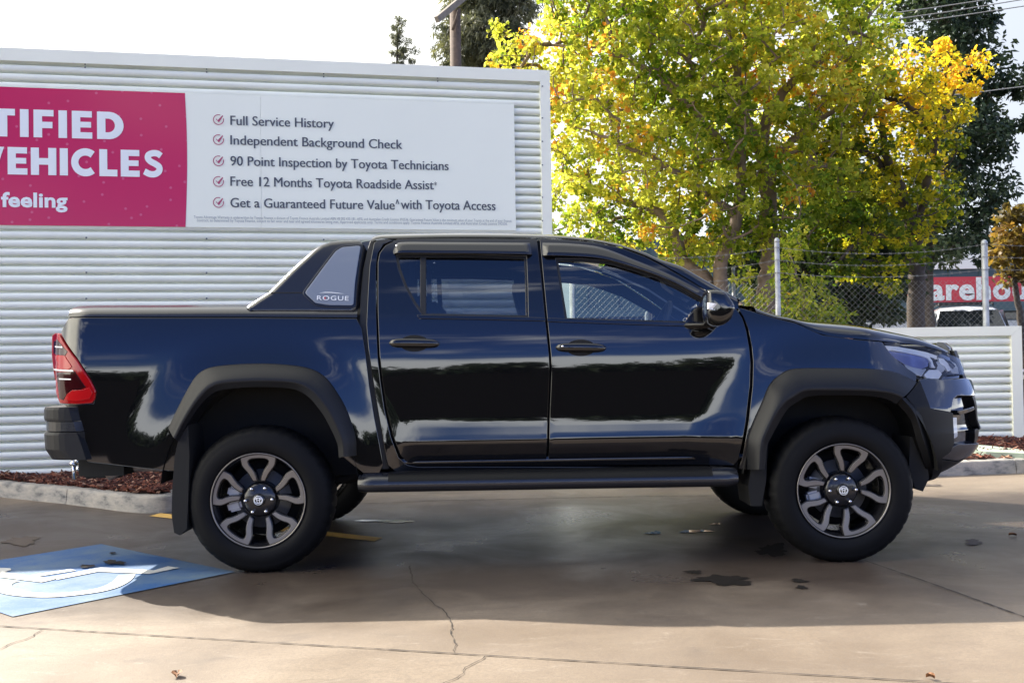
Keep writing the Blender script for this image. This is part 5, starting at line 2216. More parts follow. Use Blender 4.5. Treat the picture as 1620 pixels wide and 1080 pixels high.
# ------------------------------------------------------------------ foliage
def leaf_material(name, cols, trans=.5, rough=.5, tboost=1.7):
    """colour of each leaf from the 'hue' attribute through cols (position, rgb)"""
    m, n, o = material(name)
    at = n.nodes.new('ShaderNodeAttribute')
    at.attribute_name = 'hue'
    rp = n.nodes.new('ShaderNodeValToRGB')
    el = rp.color_ramp.elements
    while len(el) > 1:
        el.remove(el[-1])
    el[0].position, el[0].color = cols[0][0], (*cols[0][1], 1)
    for p, c in cols[1:]:
        e = el.new(p)
        e.color = (*c, 1)
    n.links.new(at.outputs['Fac'], rp.inputs[0])
    b = n.nodes.new('ShaderNodeBsdfPrincipled')
    b.inputs['Roughness'].default_value = rough
    b.inputs['Specular IOR Level'].default_value = .3
    n.links.new(rp.outputs[0], b.inputs['Base Color'])
    tr = n.nodes.new('ShaderNodeBsdfTranslucent')
    g_ = n.nodes.new('ShaderNodeMix')
    g_.data_type = 'RGBA'
    g_.blend_type = 'MULTIPLY'
    g_.inputs['Factor'].default_value = 1
    g_.clamp_result = False
    n.links.new(rp.outputs[0], g_.inputs['A'])
    g_.inputs['B'].default_value = (tboost, tboost * .98, tboost * .55, 1)
    n.links.new(g_.outputs['Result'], tr.inputs[0])
    mx = n.nodes.new('ShaderNodeMixShader')
    mx.inputs[0].default_value = trans
    n.links.new(b.outputs[0], mx.inputs[1])
    n.links.new(tr.outputs[0], mx.inputs[2])
    n.links.new(mx.outputs[0], o.inputs[0])
    return m


def leaf_cloud(name, centers, radii, count, size, mat, parent, seed, hues, shape='maple', flat_=.8, hang=0.0, hue_j=.15):
    """count leaves scattered about each clump centre"""
    r = np.random.default_rng(seed)
    if shape == 'maple':
        base = np.array([(-.12, 0, 0), (-.5, .12, .02), (-.30, .55, -.10), (.02, .36, .03), (.38, .40, -.12), (.62, 0, -.16), (.38, -.40, -.12), (.02, -.36, .03), (-.30, -.55, -.10), (-.5, -.12, .02), (.15, 0, .05)])
        tri = [(10, 0, 1), (10, 1, 2), (10, 2, 3), (10, 3, 4), (10, 4, 5), (10, 5, 6), (10, 6, 7), (10, 7, 8), (10, 8, 9), (10, 9, 0)]
        tri = [(10, 2, 3), (10, 3, 4), (10, 4, 5), (10, 5, 6), (10, 6, 7), (10, 7, 8), (10, 8, 0), (10, 0, 2)]
    elif shape == 'leaf':
        base = np.array([(-.5, 0, 0), (-.1, .28, -.04), (.5, 0, -.10), (-.1, -.28, -.04), (0, 0, .04)])
        tri = [(4, 0, 3), (4, 3, 2), (4, 2, 1), (4, 1, 0)]
    else:  # needle sprays
        base = np.array([(-.5, .0, 0), (-.1, .10, .0), (.6, .02, -.05), (-.1, -.10, .0), (-.4, .03, .02), (.1, .30, .02), (.0, .38, -.02), (-.4, -.03, .02), (.1, -.30, -.02), (.0, -.38, .02)])
        tri = [(0, 3, 1), (1, 3, 2), (4, 5, 6), (7, 9, 8)]
    nb = len(base)
    C = np.repeat(np.asarray(centers, float), count, 0)
    RR = np.repeat(np.asarray(radii, float), count)
    n = len(C)
    d = r.normal(size=(n, 3))
    d /= np.linalg.norm(d, axis=1)[:, None]
    rad = RR * r.random(n) ** .45
    off = d * rad[:, None]
    off[:, 2] *= flat_
    pos = C + off
    s = size * (.6 + .8 * r.random(n))
    # orientation: leaf axis outwards and down, with a random roll
    ax = d + r.normal(0, .55, (n, 3)) + np.array([0, 0, -.35 - hang])
    ax /= np.linalg.norm(ax, axis=1)[:, None]
    up = r.normal(0, .75, (n, 3)) + np.array([0, 0, .8])
    sd = np.cross(up, ax)
    sd /= np.linalg.norm(sd, axis=1)[:, None] + 1e-9
    up = np.cross(ax, sd)
    V = pos[:, None, :] + s[:, None, None] * (base[None, :, 0:1] * ax[:, None, :] + base[None, :, 1:2] * sd[:, None, :] + base[None, :, 2:3] * up[:, None, :] * (.4 + 1.2 * r.random(n))[:, None, None])
    F = (np.arange(n)[:, None, None] * nb + np.array(tri)[None]).reshape(-1, 3)
    me = bpy.data.meshes.new(name)
    me.vertices.add(n * nb)
    me.vertices.foreach_set('co', V.reshape(-1).astype(np.float32))
    me.loops.add(len(F) * 3)
    me.loops.foreach_set('vertex_index', F.reshape(-1).astype(np.int32))
    me.polygons.add(len(F))
    me.polygons.foreach_set('loop_start', np.arange(0, len(F) * 3, 3, dtype=np.int32))
    me.polygons.foreach_set('loop_total', np.full(len(F), 3, dtype=np.int32))
    h = np.clip(np.repeat(np.asarray(hues, float), count) + r.normal(0, hue_j, n), 0, 1)
    a = me.attributes.new('hue', 'FLOAT', 'POINT')
    a.data.foreach_set('value', np.repeat(h, nb).astype(np.float32))
    me.update()
    me.validate()
    return link(name, me, mat, parent)


def sample_crown(ells, spacing, seed, fill=1.0, shell=.0):
    """clump centres spread through a union of ellipsoids (cx,cy,cz,rx,ry,rz), kept apart"""
    r = np.random.default_rng(seed)
    pts = []
    vol = np.array([e[3] * e[4] * e[5] for e in ells])
    tries = int(vol.sum() / spacing ** 3 * 30)
    for _ in range(tries):
        e = ells[r.choice(len(ells), p=vol / vol.sum())]
        d = r.normal(size=3)
        d /= np.linalg.norm(d)
        q = (shell + (1 - shell) * r.random()) ** (1 / 3)
        p = np.array(e[:3]) + d * q * np.array(e[3:6])
        if pts and np.min(np.sum((np.array(pts) - p) ** 2, 1)) < spacing ** 2:
            continue
        if r.random() > fill:
            continue
        pts.append(p)
    return np.array(pts)


def branches(limbs, clumps, seed, mat, parent, name='trunk', r_twig=.008, expo=2.3, bend=.12):
    """limbs: [(points, radii)]; every clump hangs on a twig that grows from the nearest wood"""
    r = np.random.default_rng(seed)
    nodes, par = [], []
    b = MB()
    for pts, rads in limbs:
        sp_ = spline(pts, 8)
        rr = np.interp(np.linspace(0, len(rads) - 1, len(sp_)), range(len(rads)), rads)
        wob = np.array([r.normal(0, .012, 3) for _ in sp_])
        b.tube([Vector(p) for p in sp_ + wob], list(rr), 9)
        for p in sp_[len(sp_) // 4:]:
            nodes.append(p)
            par.append(-1)
    nodes = [np.array(p) for p in nodes]
    order = np.argsort([min(np.linalg.norm(c - p) for p in nodes) for c in clumps])
    chains = []
    for ci in order:
        c = clumps[ci]
        A = np.array(nodes)
        d = np.linalg.norm(A - c, axis=1)
        # prefer wood that lies below and inwards
        d = d + .35 * np.maximum(0, A[:, 2] - c[2])
        i = int(np.argmin(d))
        p = nodes[i]
        n = max(3, int(np.linalg.norm(c - p) / .16))
        ch = [i]
        mid = (p + c) / 2 + r.normal(0, bend, 3) * np.linalg.norm(c - p)
        for k in range(1, n + 1):
            t = k / n
            q = (1 - t) ** 2 * p + 2 * t * (1 - t) * mid + t * t * c + r.normal(0, .012, 3)
            nodes.append(q)
            par.append(ch[-1])
            ch.append(len(nodes) - 1)
        chains.append(ch)
    load = np.zeros(len(nodes))
    for ch in chains:
        j = ch[-1]
        while j >= 0 and par[j] >= 0:
            load[j] += 1
            j = par[j]
    for ch in chains:
        pts = [Vector(nodes[j]) for j in ch]
        rads = [r_twig * max(1, load[j]) ** (1 / expo) for j in ch[1:]]
        rads = [rads[0] * 1.1] + rads
        b.tube(pts, rads, 5, cap=False)
    return b.build(name, mat, parent, fix=False)


def ell(px, py, depth, rx, rz, ry=None, dd=0.0):
    p = ATD(px, py, depth + dd)
    k = depth / FPX
    return (p.x, p.y, p.z, rx * k, ry if ry else rx * k * .8, rz * k)


def at3(px, py, depth):
    p = ATD(px, py, depth)
    return (p.x, p.y, p.z)


def foot(px, depth, py=500):
    p = ATD(px, py, depth)
    return (p.x, p.y, -.05)


M['leaf_lime'] = leaf_material('lime_leaf', [(0.0, (0.055, 0.105, 0.012)), (.25, (0.135, 0.18, 0.026)), (.55, (0.285, 0.295, 0.052)), (.78, (0.385, 0.37, 0.085)), (.9, (0.46, 0.28, 0.040)), (1.0, (0.40, 0.17, 0.035))], .72, tboost=2.35)
M['leaf_gold'] = leaf_material('gold_leaf', [(0.0, (0.045, 0.080, 0.012)), (.3, (0.105, 0.135, 0.014)), (.5, (0.33, 0.31, 0.028)), (.85, (0.48, 0.37, 0.030)), (1.0, (0.48, 0.24, 0.028))], .70, tboost=2.1)
M['leaf_dark'] = leaf_material('dark_needle', [(0.0, (0.018, 0.034, 0.022)), (.6, (0.042, 0.070, 0.042)), (1.0, (0.085, 0.11, 0.055))], .3, tboost=1.2)
M['leaf_grey'] = leaf_material('grey_needle', [(0.0, (0.06, 0.07, 0.05)), (.6, (0.15, 0.16, 0.11)), (1.0, (0.23, 0.22, 0.14))], .4, tboost=1.2)
M['leaf_rust'] = leaf_material('rust_leaf', [(0.0, (0.06, 0.05, 0.015)), (.5, (0.15, 0.11, 0.03)), (1.0, (0.24, 0.14, 0.04))], .45)

# the lime-green tree: several stems fanning out behind the fence
DA = 15.6
ta = empty('deciduous_tree', foot(1165, DA))
tag(ta, 'large lime yellow leafy tree with several pale fanning trunks behind the fence', 'tree')
bpy.context.view_layer.update()
base = np.array(foot(1165, DA))
limbsA = [
    ([base + (-.55, .2, 0), at3(1122, 470, DA), at3(1085, 420, DA), at3(1068, 372, DA + .1), at3(1040, 335, DA + .2), at3(990, 318, DA + .2), at3(930, 300, DA)], [.12, .11, .10, .085, .07, .05, .03]),
    ([base + (-.2, 0, 0), at3(1140, 440, DA - .2), at3(1152, 385, DA - .3), at3(1166, 340, DA - .3), at3(1172, 250, DA - .2), at3(1160, 160, DA), at3(1120, 60, DA), at3(1090, -40, DA)], [.12, .105, .10, .09, .075, .06, .045, .03]),
    ([base + (.4, .1, 0), at3(1211, 480, DA + .2), at3(1218, 400, DA + .2), at3(1214, 310, DA + .2), at3(1205, 240, DA), at3(1180, 190, DA - .2), at3(1165, 110, DA - .3), at3(1150, 40, DA - .3)], [.17, .15, .14, .125, .10, .08, .06, .035]),
    ([at3(1205, 240, DA), at3(1218, 180, DA), at3(1262, 120, DA - .3), at3(1330, 70, DA - .5), at3(1380, 20, DA - .6)], [.09, .08, .06, .045, .025]),
    ([at3(1214, 310, DA + .2), at3(1232, 250, DA), at3(1262, 215, DA), at3(1310, 180, DA + .2), at3(1390, 150, DA + .3)], [.08, .07, .055, .04, .025]),
    ([at3(1172, 260, DA - .2), at3(1120, 200, DA - .4), at3(1050, 130, DA - .5), at3(960, 80, DA - .6), at3(870, 70, DA - .5)], [.06, .05, .04, .03, .02]),
    ([at3(1166, 340, DA - .3), at3(1110, 300, DA - .6), at3(1030, 250, DA - .7), at3(940, 210, DA - .7)], [.055, .05, .035, .02]),
    ([base + (-.9, .6, 0), at3(1098, 480, DA + .8), at3(1070, 440, DA + .9), at3(1100, 330, DA + .9), at3(1090, 200, DA + 1.0), at3(1010, 60, DA + 1.2)], [.10, .09, .08, .07, .055, .03]),
]
limbsA = [(np.array([np.array(p) for p in a]), r_) for a, r_ in limbsA]
ellA = [ell(1000, 140, DA, 185, 150, 1.7), ell(1180, 110, DA, 215, 190, 2.0), ell(930, 300, DA, 75, 95, 1.0), ell(1110, 300, DA, 185, 115, 1.6), ell(825, 85, DA, 55, 48, .6), ell(1240, 300, DA, 120, 110, 1.3),
        ell(1060, -40, DA, 230, 120, 1.8), ell(1330, 60, DA, 90, 90, 1.0), ell(1000, 380, DA, 140, 40, 1.0)]
clA = sample_crown(ellA, .355, 21, .88)
trunkA = branches(limbsA, clA, 22, M['bark'], ta, 'trunk', .0085)
rel(trunkA)
rA = np.random.default_rng(23)
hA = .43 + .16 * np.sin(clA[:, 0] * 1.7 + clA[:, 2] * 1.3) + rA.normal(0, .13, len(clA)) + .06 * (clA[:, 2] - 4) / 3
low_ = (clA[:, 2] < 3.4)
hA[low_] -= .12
hA[rA.random(len(hA)) < .05] += .36
crA = leaf_cloud('crown', clA, .13 + .16 * rA.random(len(clA)), 62, .070, M['leaf_lime'], ta, 24, hA, 'maple')
rel(crA)

# the golden tree to its right
DB = 16.4
tb = empty('deciduous_tree', foot(1455, DB))
tag(tb, 'golden orange autumn tree with single dark rough trunk beside the red shop sign', 'tree')
bpy.context.view_layer.update()
bb_ = np.array(foot(1452, DB))
limbsB = [
    ([bb_, at3(1449, 480, DB), at3(1452, 420, DB), at3(1446, 370, DB), at3(1425, 300, DB), at3(1400, 240, DB - .3), at3(1390, 150, DB - .4)], [.15, .135, .125, .11, .09, .06, .03]),
    ([at3(1446, 370, DB), at3(1462, 310, DB), at3(1480, 230, DB), at3(1510, 140, DB)], [.09, .075, .055, .03]),
    ([at3(1425, 300, DB), at3(1370, 240, DB - .2), at3(1320, 235, DB - .4), at3(1280, 250, DB - .5)], [.07, .05, .035, .02]),
    ([at3(1452, 400, DB), at3(1410, 370, DB - .6), at3(1360, 380, DB - .9), at3(1330, 410, DB - 1.0)], [.06, .05, .035, .02]),
    ([at3(1480, 230, DB), at3(1440, 170, DB - .3), at3(1380, 150, DB - .5), at3(1340, 160, DB - .6)], [.05, .04, .03, .02]),
]
limbsB = [(np.array([np.array(p) for p in a]), r_) for a, r_ in limbsB]
ellB = [ell(1400, 190, DB, 125, 105, 1.3), ell(1480, 130, DB, 75, 70, .9), ell(1400, 320, DB, 105, 80, 1.1), ell(1370, 400, DB, 80, 60, .8, -.8), ell(1330, 260, DB, 70, 90, .9), ell(1460, 240, DB, 50, 70, .8)]
clB = sample_crown(ellB, .34, 31, .88)
rel(branches(limbsB, clB, 32, M['bark_dark'], tb, 'trunk', .0080))
rB = np.random.default_rng(33)
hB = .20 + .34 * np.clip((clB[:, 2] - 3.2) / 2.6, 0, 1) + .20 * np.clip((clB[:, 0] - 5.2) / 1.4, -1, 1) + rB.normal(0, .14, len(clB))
rel(leaf_cloud('crown', clB, .13 + .15 * rB.random(len(clB)), 56, .070, M['leaf_gold'], tb, 34, hB, 'maple'))

# low bush at the fence, small lime shrub
tc_ = empty('bush', foot(1275, 13.3))
tag(tc_, 'loose lime green bush growing against the fence above the bonnet', 'bush')
bpy.context.view_layer.update()
ellC = [ell(1275, 480, 13.3, 48, 40, .35), ell(1240, 430, 13.3, 22, 40, .25), ell(1300, 500, 13.3, 40, 30, .3), ell(1255, 385, 13.3, 22, 25, .25)]
clC = sample_crown(ellC, .16, 41, .9)
pC = np.array(foot(1275, 13.3))
rel(branches([(np.array([pC, at3(1272, 520, 13.3), at3(1270, 470, 13.3), at3(1250, 400, 13.3)]), [.03, .025, .02, .01])], clC, 42, M['bark'], tc_, 'stem', .004))
rel(leaf_cloud('foliage', clC, [.12] * len(clC), 26, .075, M['leaf_lime'], tc_, 43, np.random.default_rng(44).normal(.33, .12, len(clC)), 'leaf'))
tc2 = empty('bush', foot(1190, 14.2))
tag(tc2, 'small lime green sprout between the pale trunks just above the windscreen pillar', 'bush')
bpy.context.view_layer.update()
ellC = [ell(1195, 475, 14.2, 26, 26, .3), ell(1178, 440, 14.2, 15, 18, .2)]
clC = sample_crown(ellC, .16, 45, .9)
rel(branches([(np.array([foot(1190, 14.2), at3(1190, 520, 14.2), at3(1188, 470, 14.2)]), [.02, .015, .01])], clC, 46, M['bark'], tc2, 'stem', .004))
rel(leaf_cloud('foliage', clC, [.11] * len(clC), 22, .075, M['leaf_lime'], tc2, 47, np.random.default_rng(48).normal(.35, .12, len(clC)), 'leaf'))


def evergreen(name, label, px, depth, ells, spacing, seed, leaf, count, size, shape, rad, limbs=None, hue=.5, hang=0.0, fill=.9, trunk_r=.2, bark='bark_dark', cat='tree', hj=.2):
    root = empty(name, foot(px, depth))
    tag(root, label, cat)
    bpy.context.view_layer.update()
    cl = sample_crown(ells, spacing, seed, fill)
    top = max(e[2] for e in ells)
    f = np.array(foot(px, depth))
    lm = limbs or [(np.array([f, f + (0.1, 0, top * .35), f + (-.05, 0, top * .7), f + (0, 0, top)]), [trunk_r, trunk_r * .8, trunk_r * .55, trunk_r * .2])]
    rel(branches(lm, cl, seed + 1, M[bark], root, 'trunk', .012))
    r = np.random.default_rng(seed + 2)
    rel(leaf_cloud('crown', cl, rad * (.7 + .6 * r.random(len(cl))), count, size, M[leaf], root, seed + 3, r.normal(hue, hj, len(cl)), shape, hang=hang))
    return root


evergreen('evergreen_tree', 'tall dark evergreen tree with clumped ragged crown beside the golden tree', 1530, 25.0,
          [ell(1505, 30, 25, 62, 60, 1.2), ell(1540, 120, 25, 50, 60, 1.0), ell(1545, 210, 25, 55, 60, 1.1), ell(1600, 130, 25, 40, 28, .7), ell(1600, 205, 25, 30, 22, .6), ell(1540, 300, 25, 50, 45, 1.0), ell(1500, 200, 25, 50, 130, 1.2), ell(1470, -30, 25, 60, 60, 1.2), ell(1535, 60, 25, 22, 60, .6), ell(1515, 385, 25, 55, 42, 1.0), ell(1465, 370, 25, 50, 60, 1.0), ell(1560, 350, 25, 40, 40, .8)],
          .50, 51, 'leaf_dark', 150, .15, 'leaf', .44, hue=.5, fill=.66,
          limbs=[(np.array([foot(1463, 25), at3(1466, 400, 25), at3(1490, 300, 25), at3(1500, 200, 25), at3(1500, 60, 25), at3(1490, -40, 25)]), [.2, .18, .16, .13, .10, .05])])
evergreen('evergreen_tree', 'shaded dark evergreen tree low behind the barbed wire left of the golden tree', 1330, 19.5,
          [ell(1385, 450, 19.5, 50, 55, 1.0), ell(1310, 400, 19.5, 60, 50, 1.0), ell(1350, 330, 19.5, 70, 60, 1.0), ell(1420, 400, 19.5, 45, 50, .9), ell(1300, 300, 19.5, 60, 50, 1.0), ell(1235, 430, 19.5, 55, 60, .9), ell(1300, 470, 19.5, 60, 50, .9), ell(1180, 400, 19.5, 50, 45, .8)],
            .34, 55, 'leaf_dark', 75, .15, 'leaf', .32, hue=.6, fill=.9, trunk_r=.22)
evergreen('casuarina_tree', 'grey green drooping feathery tree behind the timber pole above the wall', 772, 27.0,
          [ell(755, 55, 27, 50, 48, 1.2), ell(790, 70, 27, 48, 45, 1.2), ell(722, 85, 27, 28, 32, .8), ell(800, -5, 27, 45, 50, 1.2), ell(745, -20, 27, 40, 40, 1.0)],
          .42, 59, 'leaf_grey', 110, .22, 'needle', .40, hue=.5, hang=.6, fill=.95)
evergreen('conifer', 'small narrow conifer poking alone above the white wall', 634, 34.0,
          [ell(632, 75, 34, 12, 48, .26), ell(648, 85, 34, 9, 22, .2), ell(616, 98, 34, 6, 10, .15), ell(632, 40, 34, 6, 16, .15), ell(634, 160, 34, 26, 80, .5)],
          .24, 63, 'leaf_grey', 60, .13, 'needle', .17, hue=.35, fill=.95, trunk_r=.12)
evergreen('small_tree', 'small rusty brown leaved tree at the photo edge above the red sign', 1612, 21.0,
          [ell(1605, 370, 21, 34, 38, .6), ell(1615, 420, 21, 34, 30, .6), ell(1650, 380, 21, 50, 60, .9)],
          .30, 67, 'leaf_rust', 50, .11, 'maple', .26, hue=.5, fill=.9, trunk_r=.10)

# ------------------------------------------------------------------ shop building across the way
M['teal_wall'] = pbr('teal_cladding', (0.055, 0.095, 0.115), rough=.6, var=.08, vscale=1.2)
M['sign_shop_red'] = pbr('shop_sign_red', (0.50, 0.025, 0.040), rough=.4)
M['shop_white'] = pbr('shop_white', (0.72, 0.74, 0.74), rough=.6)
M['shop_dark'] = pbr('shop_dark_glass', (0.02, 0.025, 0.03), rough=.15)
BD = 31.0
shop = empty('shop_building', (10, BD, 0))
tag(shop, 'dark teal clad warehouse shop with red and white sign behind the trees', 'building')
bpy.context.view_layer.update()
xl, xr = ATD(905, 500, BD).x, 26.0
z_of = lambda py, d=BD, px=1500: ATD(px, py, d).z
b = MB()
b.box(((xl + xr) / 2, BD + 4, z_of(372) / 2), (xr - xl, 8, z_of(372)))
for i in range(int((xr - xl) / .9)):
    b.box((xl + .45 + i * .9, BD - .02, (z_of(372) + 2.6) / 2), (.05, .05, z_of(372) - 2.6))
rel(b.build('wall', M['teal_wall'], shop))
b = MB()
b.box(((xl + xr) / 2, BD - .35, (z_of(480) + z_of(494)) / 2 + .0), (xr - xl, .7, z_of(480) - z_of(494)))
rel(b.build('fascia', M['teal_wall'], shop))
b = MB()
b.box(((xl + xr) / 2, BD - .03, (z_of(494) + z_of(505)) / 2 - .02), (xr - xl - .2, .06, z_of(494) - z_of(505)))
rel(b.build('shop_window', M['shop_dark'], shop))
b = MB()
b.box(((xl + xr) / 2, BD - .06, z_of(505) / 2 - .03), (xr - xl - .1, .12, z_of(505) - .06))
rel(b.build('lower_wall', M['shop_white'], shop))
b = MB()
b.box((ATD(1510, 415, BD).x, BD - .06, (z_of(392) + z_of(426)) / 2), (2.0, .12, z_of(392) - z_of(426)))
rel(b.build('upper_panel', M['shop_white'], shop))
sx0, sx1 = ATD(1428, 470, BD).x, ATD(1428, 470, BD).x + 7.0
b = MB()
zt2, zb2 = z_of(440, BD, 1500), z_of(480, BD, 1500)
b.box(((sx0 + sx1) / 2, BD - .40, (zt2 + zb2) / 2 + .003), (sx1 - sx0, .14, zt2 - zb2 - .006))
sgn_ = b.build('shop_sign', M['sign_shop_red'], shop)
rel(sgn_)
tv, tf = text_mesh('arehou', 1.0, .03, 1.08)
xs = [v.x for v in tv]
xa, xb = ATD(1461, 470, BD).x, ATD(1612, 470, BD).x
k = (xb - xa) / (max(xs) - min(xs))
hc = max(v.y for v in tv)
zl, zh = z_of(475), z_of(441)
sv = [(xa + (v.x - min(xs)) * k, BD - .478, zl + v.y / hc * (zh - zl)) for v in tv]
sv = [(a - .008, y_, c) for a, y_, c in sv] + [(a + .008, y_ - .002, c) for a, y_, c in sv]
tf = list(tf) + [tuple(i + len(tv) for i in f) for f in tf]
lt = mesh('sign_lettering', sv, tf, M['shop_white'], sgn_)
lt.matrix_parent_inverse = sgn_.matrix_world.inverted()
bpy.context.view_layer.update()
lt.matrix_parent_inverse = sgn_.matrix_world.inverted()

# ------------------------------------------------------------------ yellow diamond road sign
dpos = ATD(1245, 481, 19.0)
ds = empty('road_sign', (dpos.x, dpos.y, 0))
tag(ds, 'small yellow diamond warning sign on post glimpsed through the fence', 'road sign')
bpy.context.view_layer.update()
M['sign_yellow'] = pbr('sign_yellow', (0.72, 0.36, 0.02), rough=.4)
b = MB()
hw = .105
b.prism([(hw, 0), (0, hw), (-hw, 0), (0, -hw)], 0, .012, lambda a, c, h: (dpos.x + a, dpos.y + h, dpos.z + c))
sp_ = b.build('sign_plate', M['sign_yellow'], ds)
rel(sp_)
b = MB()
b.prism([(-.045, -.02), (.03, -.02), (.03, .01), (.05, .01), (.02, .04), (-.01, .01), (.008, .01), (.008, 0), (-.045, 0)], 0, .003, lambda a, c, h: (dpos.x + a, dpos.y - .004 + h, dpos.z + c))
a_ = b.build('sign_arrow', M['black'], ds)
rel(a_)
b = MB()
b.tube([(dpos.x, dpos.y + .03, 0), (dpos.x, dpos.y + .03, dpos.z + .08)], .02, 8)
rel(b.build('sign_pole', M['galv'], ds))

# ------------------------------------------------------------------ timber pole and its crossarm, overhead wires
PD = 24.5
pp = ATD(720, 100, PD)
up = empty('utility_pole', (pp.x, pp.y, 0))
tag(up, 'dark timber utility pole with slanting crossarm rising above the white wall', 'utility pole')
bpy.context.view_layer.update()
b = MB()
top = ATD(720, 18, PD)
b.tube([(pp.x, pp.y, 0), (top.x, top.y, top.z)], [.17, .13], 12)
rel(b.build('pole', M['wood'], up))
b = MB()
a0, a1 = ATD(692, 36, PD - .6), ATD(752, -14, PD + .6)
d_ = (a1 - a0)
rot = d_.to_track_quat('X', 'Z').to_matrix()
b.box((a0 + a1) / 2 + Vector((0, -.2, 0)), (d_.length, .10, .14), rot)
rel(b.build('crossarm', pbr('weathered_arm', (0.22, 0.19, 0.16), rough=.85, var=.2, vscale=10), up))
b = MB()
b.tube([ATD(716, 48, PD - .22), ATD(727, 14, PD - .22)], .035, 6)
rel(b.build('brace', M['wood'], up))
M['cable'] = pbr('overhead_cable', (0.28, 0.28, 0.27), rough=.5)
wires = [((1400, 42), (1500, 28), (1700, -2), 'topmost bundle of overhead cable crossing the dark evergreen'), ((1400, 33), (1500, 19), (1700, -14), 'overhead cable just below the frame top right of the lime tree'), ((1390, 24), (1480, 12), (1640, -12), 'highest thin overhead cable leaving the frame top'),
         ((1420, 160), (1540, 147), (1700, 127), 'single low overhead cable passing behind the golden tree')]
labs = ['lowest of three close overhead cables crossing the top of the dark evergreen', 'middle of three close overhead cables crossing the top of the dark evergreen', 'highest of three close overhead cables crossing the top of the dark evergreen', 'lone overhead cable emerging from the golden tree halfway up the dark evergreen']
for (w, lab) in zip(wires, labs):
    b = MB()
    D0 = 21.5
    left = ATD(w[0][0] - 420, w[0][1] + 40, D0)
    right = ATD(w[2][0] + 900, w[2][1] - 130, D0)
    b.tube([left] + [ATD(a, c, D0) for a, c in w[:3]] + [right], .011, 6, cap=True)
    tag(b.build('overhead_cable', M['cable'], fix=False), lab, 'cable', 'overhead cables')

# ------------------------------------------------------------------ parked cars beyond the fence
M['car_white'] = pbr('white_car_paint', (0.72, 0.74, 0.77), rough=.15, coat=1.0)
M['car_dark'] = pbr('dark_car_paint', (0.02, 0.022, 0.028), rough=.12, coat=1.0)
M['car_glass'] = pbr('car_glass', (0.012, 0.015, 0.018), rough=.05, spec=.6, coat=.8)
M['car_tyre'] = pbr('car_tyre', (0.015, 0.015, 0.015), rough=.7)


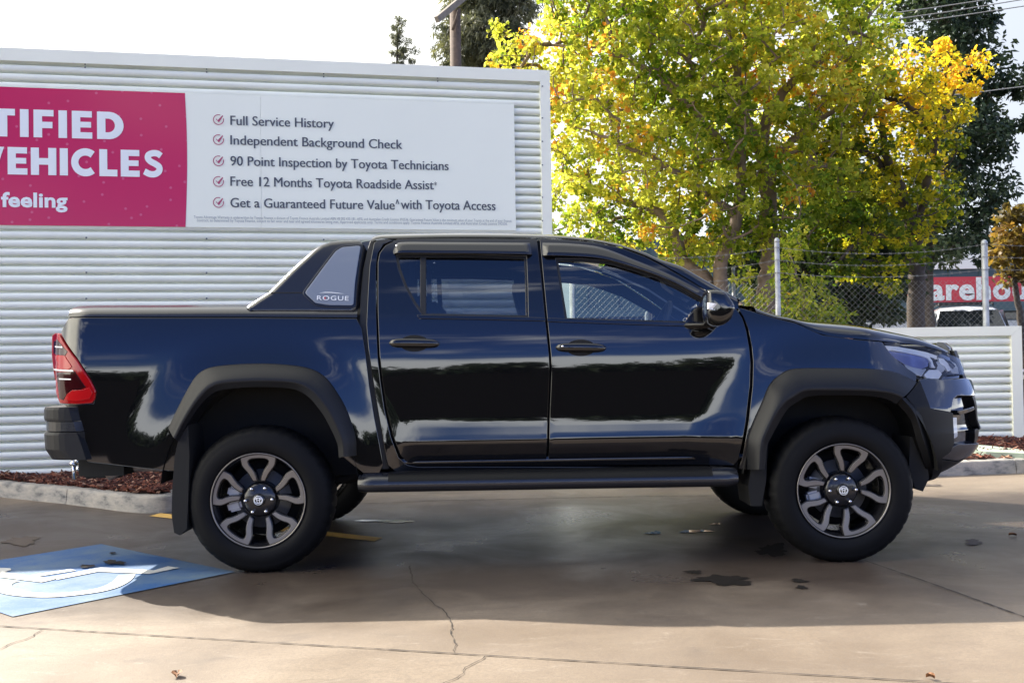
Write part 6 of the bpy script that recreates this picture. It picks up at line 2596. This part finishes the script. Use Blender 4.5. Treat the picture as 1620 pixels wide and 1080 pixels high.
def parked_car(label, loc, rz, paint, h=1.85, ln=4.8, wd=1.92, wagon=True, bars=True):
    root = empty('parked_car', loc, rz)
    tag(root, label, 'car')
    hb_, hr = h * .56, h
    # lower body: sections along x (front at +x)
    def section(x, zb, zt, w, round_=.10):
        return [Vector((x, y, z)) for y, z in ((-w + .06, zb), (-w, zb + .14), (-w, zt - round_), (-w + round_, zt), (0, zt + .03), (w - round_, zt), (w, zt - round_), (w, zb + .14), (w - .06, zb))]
    L2 = ln / 2
    b = MB()
    st = [(-L2, .55, hb_ * .88, wd / 2 - .14), (-L2 + .12, .34, hb_ * .97, wd / 2 - .04), (-L2 + .6, .28, hb_, wd / 2), (0, .28, hb_, wd / 2), (L2 * .42, .28, hb_, wd / 2), (L2 * .75, .28, hb_ * .94, wd / 2 - .01), (L2 - .14, .32, hb_ * .84, wd / 2 - .08), (L2, .45, hb_ * .70, wd / 2 - .22)]
    b.loft([section(*s) for s in st])
    body = b.build('body', paint, root)
    # glasshouse
    def cab_(x, zt, w0, w1):
        return [Vector((x, y, z)) for y, z in ((-w0, hb_ - .05), (-w1, zt - .07), (-w1 + .12, zt), (0, zt + .03), (w1 - .12, zt), (w1, zt - .07), (w0, hb_ - .05))]
    xs_ = [(-L2 + .12, hb_ + .02, .86, .84), (-L2 + .30, hr - .10, .88, .72), (-L2 + .55, hr - .015, .9, .71), (-.2, hr, .91, .70), (.35, hr - .03, .91, .69), (L2 * .28 + .1, hr - .12, .90, .68), (L2 * .52, hb_ + .03, .88, .84)]
    b = MB()
    b.loft([cab_(*s) for s in xs_])
    b.build('roof', paint, root)
    for s in (-1, 1):
        for x0, x1 in ((-L2 + .45, -.95), (-.87, .02), (.10, .88)):
            g_ = MB()
            zt_ = hr - .11
            q = [(x0, hb_ + .03), (x1 if x1 < .5 else x1 + .20, hb_ + .03), (x1 if x1 < .5 else x1 - .22, zt_), (x0 + .06, zt_)]
            g_.prism(q, 0, 1, lambda a, c, hh: (a, s * (.905 - .165 * (c - hb_) / (hr - hb_) + .012 * hh), c))
            g_.build('side_window', M['car_glass'], root)
    g_ = MB()
    fx0, fz0, fx1, fz1 = L2 * .50, hb_ + .06, L2 * .28 + .05, hr - .17
    nx = Vector((fz1 - fz0, 0, fx0 - fx1)).normalized() * .085
    vs = []
    for t in np.linspace(0, 1, 6):
        w = .80 - .16 * t
        for y in np.linspace(-w, w, 7):
            vs.append(Vector((fx0 + (fx1 - fx0) * t - .02 * (y / w) ** 2, y, fz0 + (fz1 - fz0) * t)) + nx)
    g_.add(vs, [(i * 7 + j, i * 7 + j + 1, i * 7 + j + 8, i * 7 + j + 7) for i in range(5) for j in range(6)], True)
    g_.build('windscreen', M['car_glass'], root)
    for s in (-1, 1):
        if bars:
            r_ = MB()
            r_.tube([(-L2 + .7, s * .60, hr + .02), (-L2 + .8, s * .60, hr + .075), (.2, s * .60, hr + .085), (.32, s * .60, hr + .01)], .022, 6)
            r_.build('roof_rail', M['plastic_dark'], root)
        m2 = MB()
        m2.box((L2 * .40, s * (wd / 2 + .09), hb_ + .06), (.10, .20, .15), bev=.03)
        m2.build('door_mirror', paint, root)
        l_ = MB()
        l_.box((L2 - .16, s * (wd / 2 - .26), hb_ * .74), (.22, .34, .16), bev=.05)
        l_.build('headlight', M['lamp_silver'], root)
        for x in (-L2 * .58, L2 * .60):
            w_ = MB()
            w_.lathe([(0, -.09), (.21, -.10), (.24, -.115), (.33, -.11), (.36, -.07), (.36, .07), (.33, .11), (0, .11)], 28, 'Y', (x, s * (wd / 2 - .11), .36))
            w_.build('wheel', M['car_tyre'], root)
    if bars:
        for x in (-1.1, -.1):
            r_ = MB()
            r_.box((x, 0, hr + .105), (.06, 1.30, .035))
            r_.build('roof_bar', M['plastic_dark'], root)
    g_ = MB()
    g_.box((L2 - .02, 0, hb_ * .58), (.06, 1.0, .22), bev=.02)
    g_.build('grille', M['plastic_dark'], root)
    return root


M['car_park'] = pbr('car_park_asphalt', (0.06, 0.058, 0.055), rough=.9, var=.2, vscale=2)
b = MB()
b.box((12, 26.6, .19), (40, 8.4, .40))
tag(b.build('car_park', M['car_park']), kind='structure')
c_ = ATD(1520, 500, 25.6)
parked_car('white four wheel drive wagon with black roof bars parked behind the fence', (c_.x + .1, c_.y, .39), R(-107), M['car_white'], h=1.87)
c_ = ATD(1362, 512, 21.0)
parked_car('low dark parked car barely showing above the bonnet between the trunks', (c_.x - .6, c_.y, 0), R(182), M['car_dark'], h=1.62, bars=False)
c_ = ATD(1622, 530, 17.0)
parked_car('dark parked car cut by the photo edge beyond the low wall', (c_.x + 2.25, c_.y, 0), R(180), M['car_dark'], h=1.60, bars=False)

# ------------------------------------------------------------------ what stands across the road, seen only as reflections in the paint
M['far_wall'] = pbr('far_building', (0.20, 0.19, 0.18), rough=.8, var=.1, vscale=.6)
r = np.random.default_rng(90)
tl_pts = []
for i in range(260):
    x = r.uniform(-70, 70)
    hgt = 1.5 + .8 * math.sin(x * .23) + .6 * math.sin(x * .61 + 1)
    tl_pts.append((x, -34 + r.uniform(-2, 2), abs(r.uniform(.2, max(.8, hgt)))))
tlo = leaf_cloud('treeline', tl_pts, [1.3] * len(tl_pts), 60, .75, M['leaf_dark'], None, 91, r.normal(.5, .2, len(tl_pts)), 'leaf')
tag(tlo, 'dark far belt of trees across the road mirrored in the truck paint', 'trees', kind='stuff')
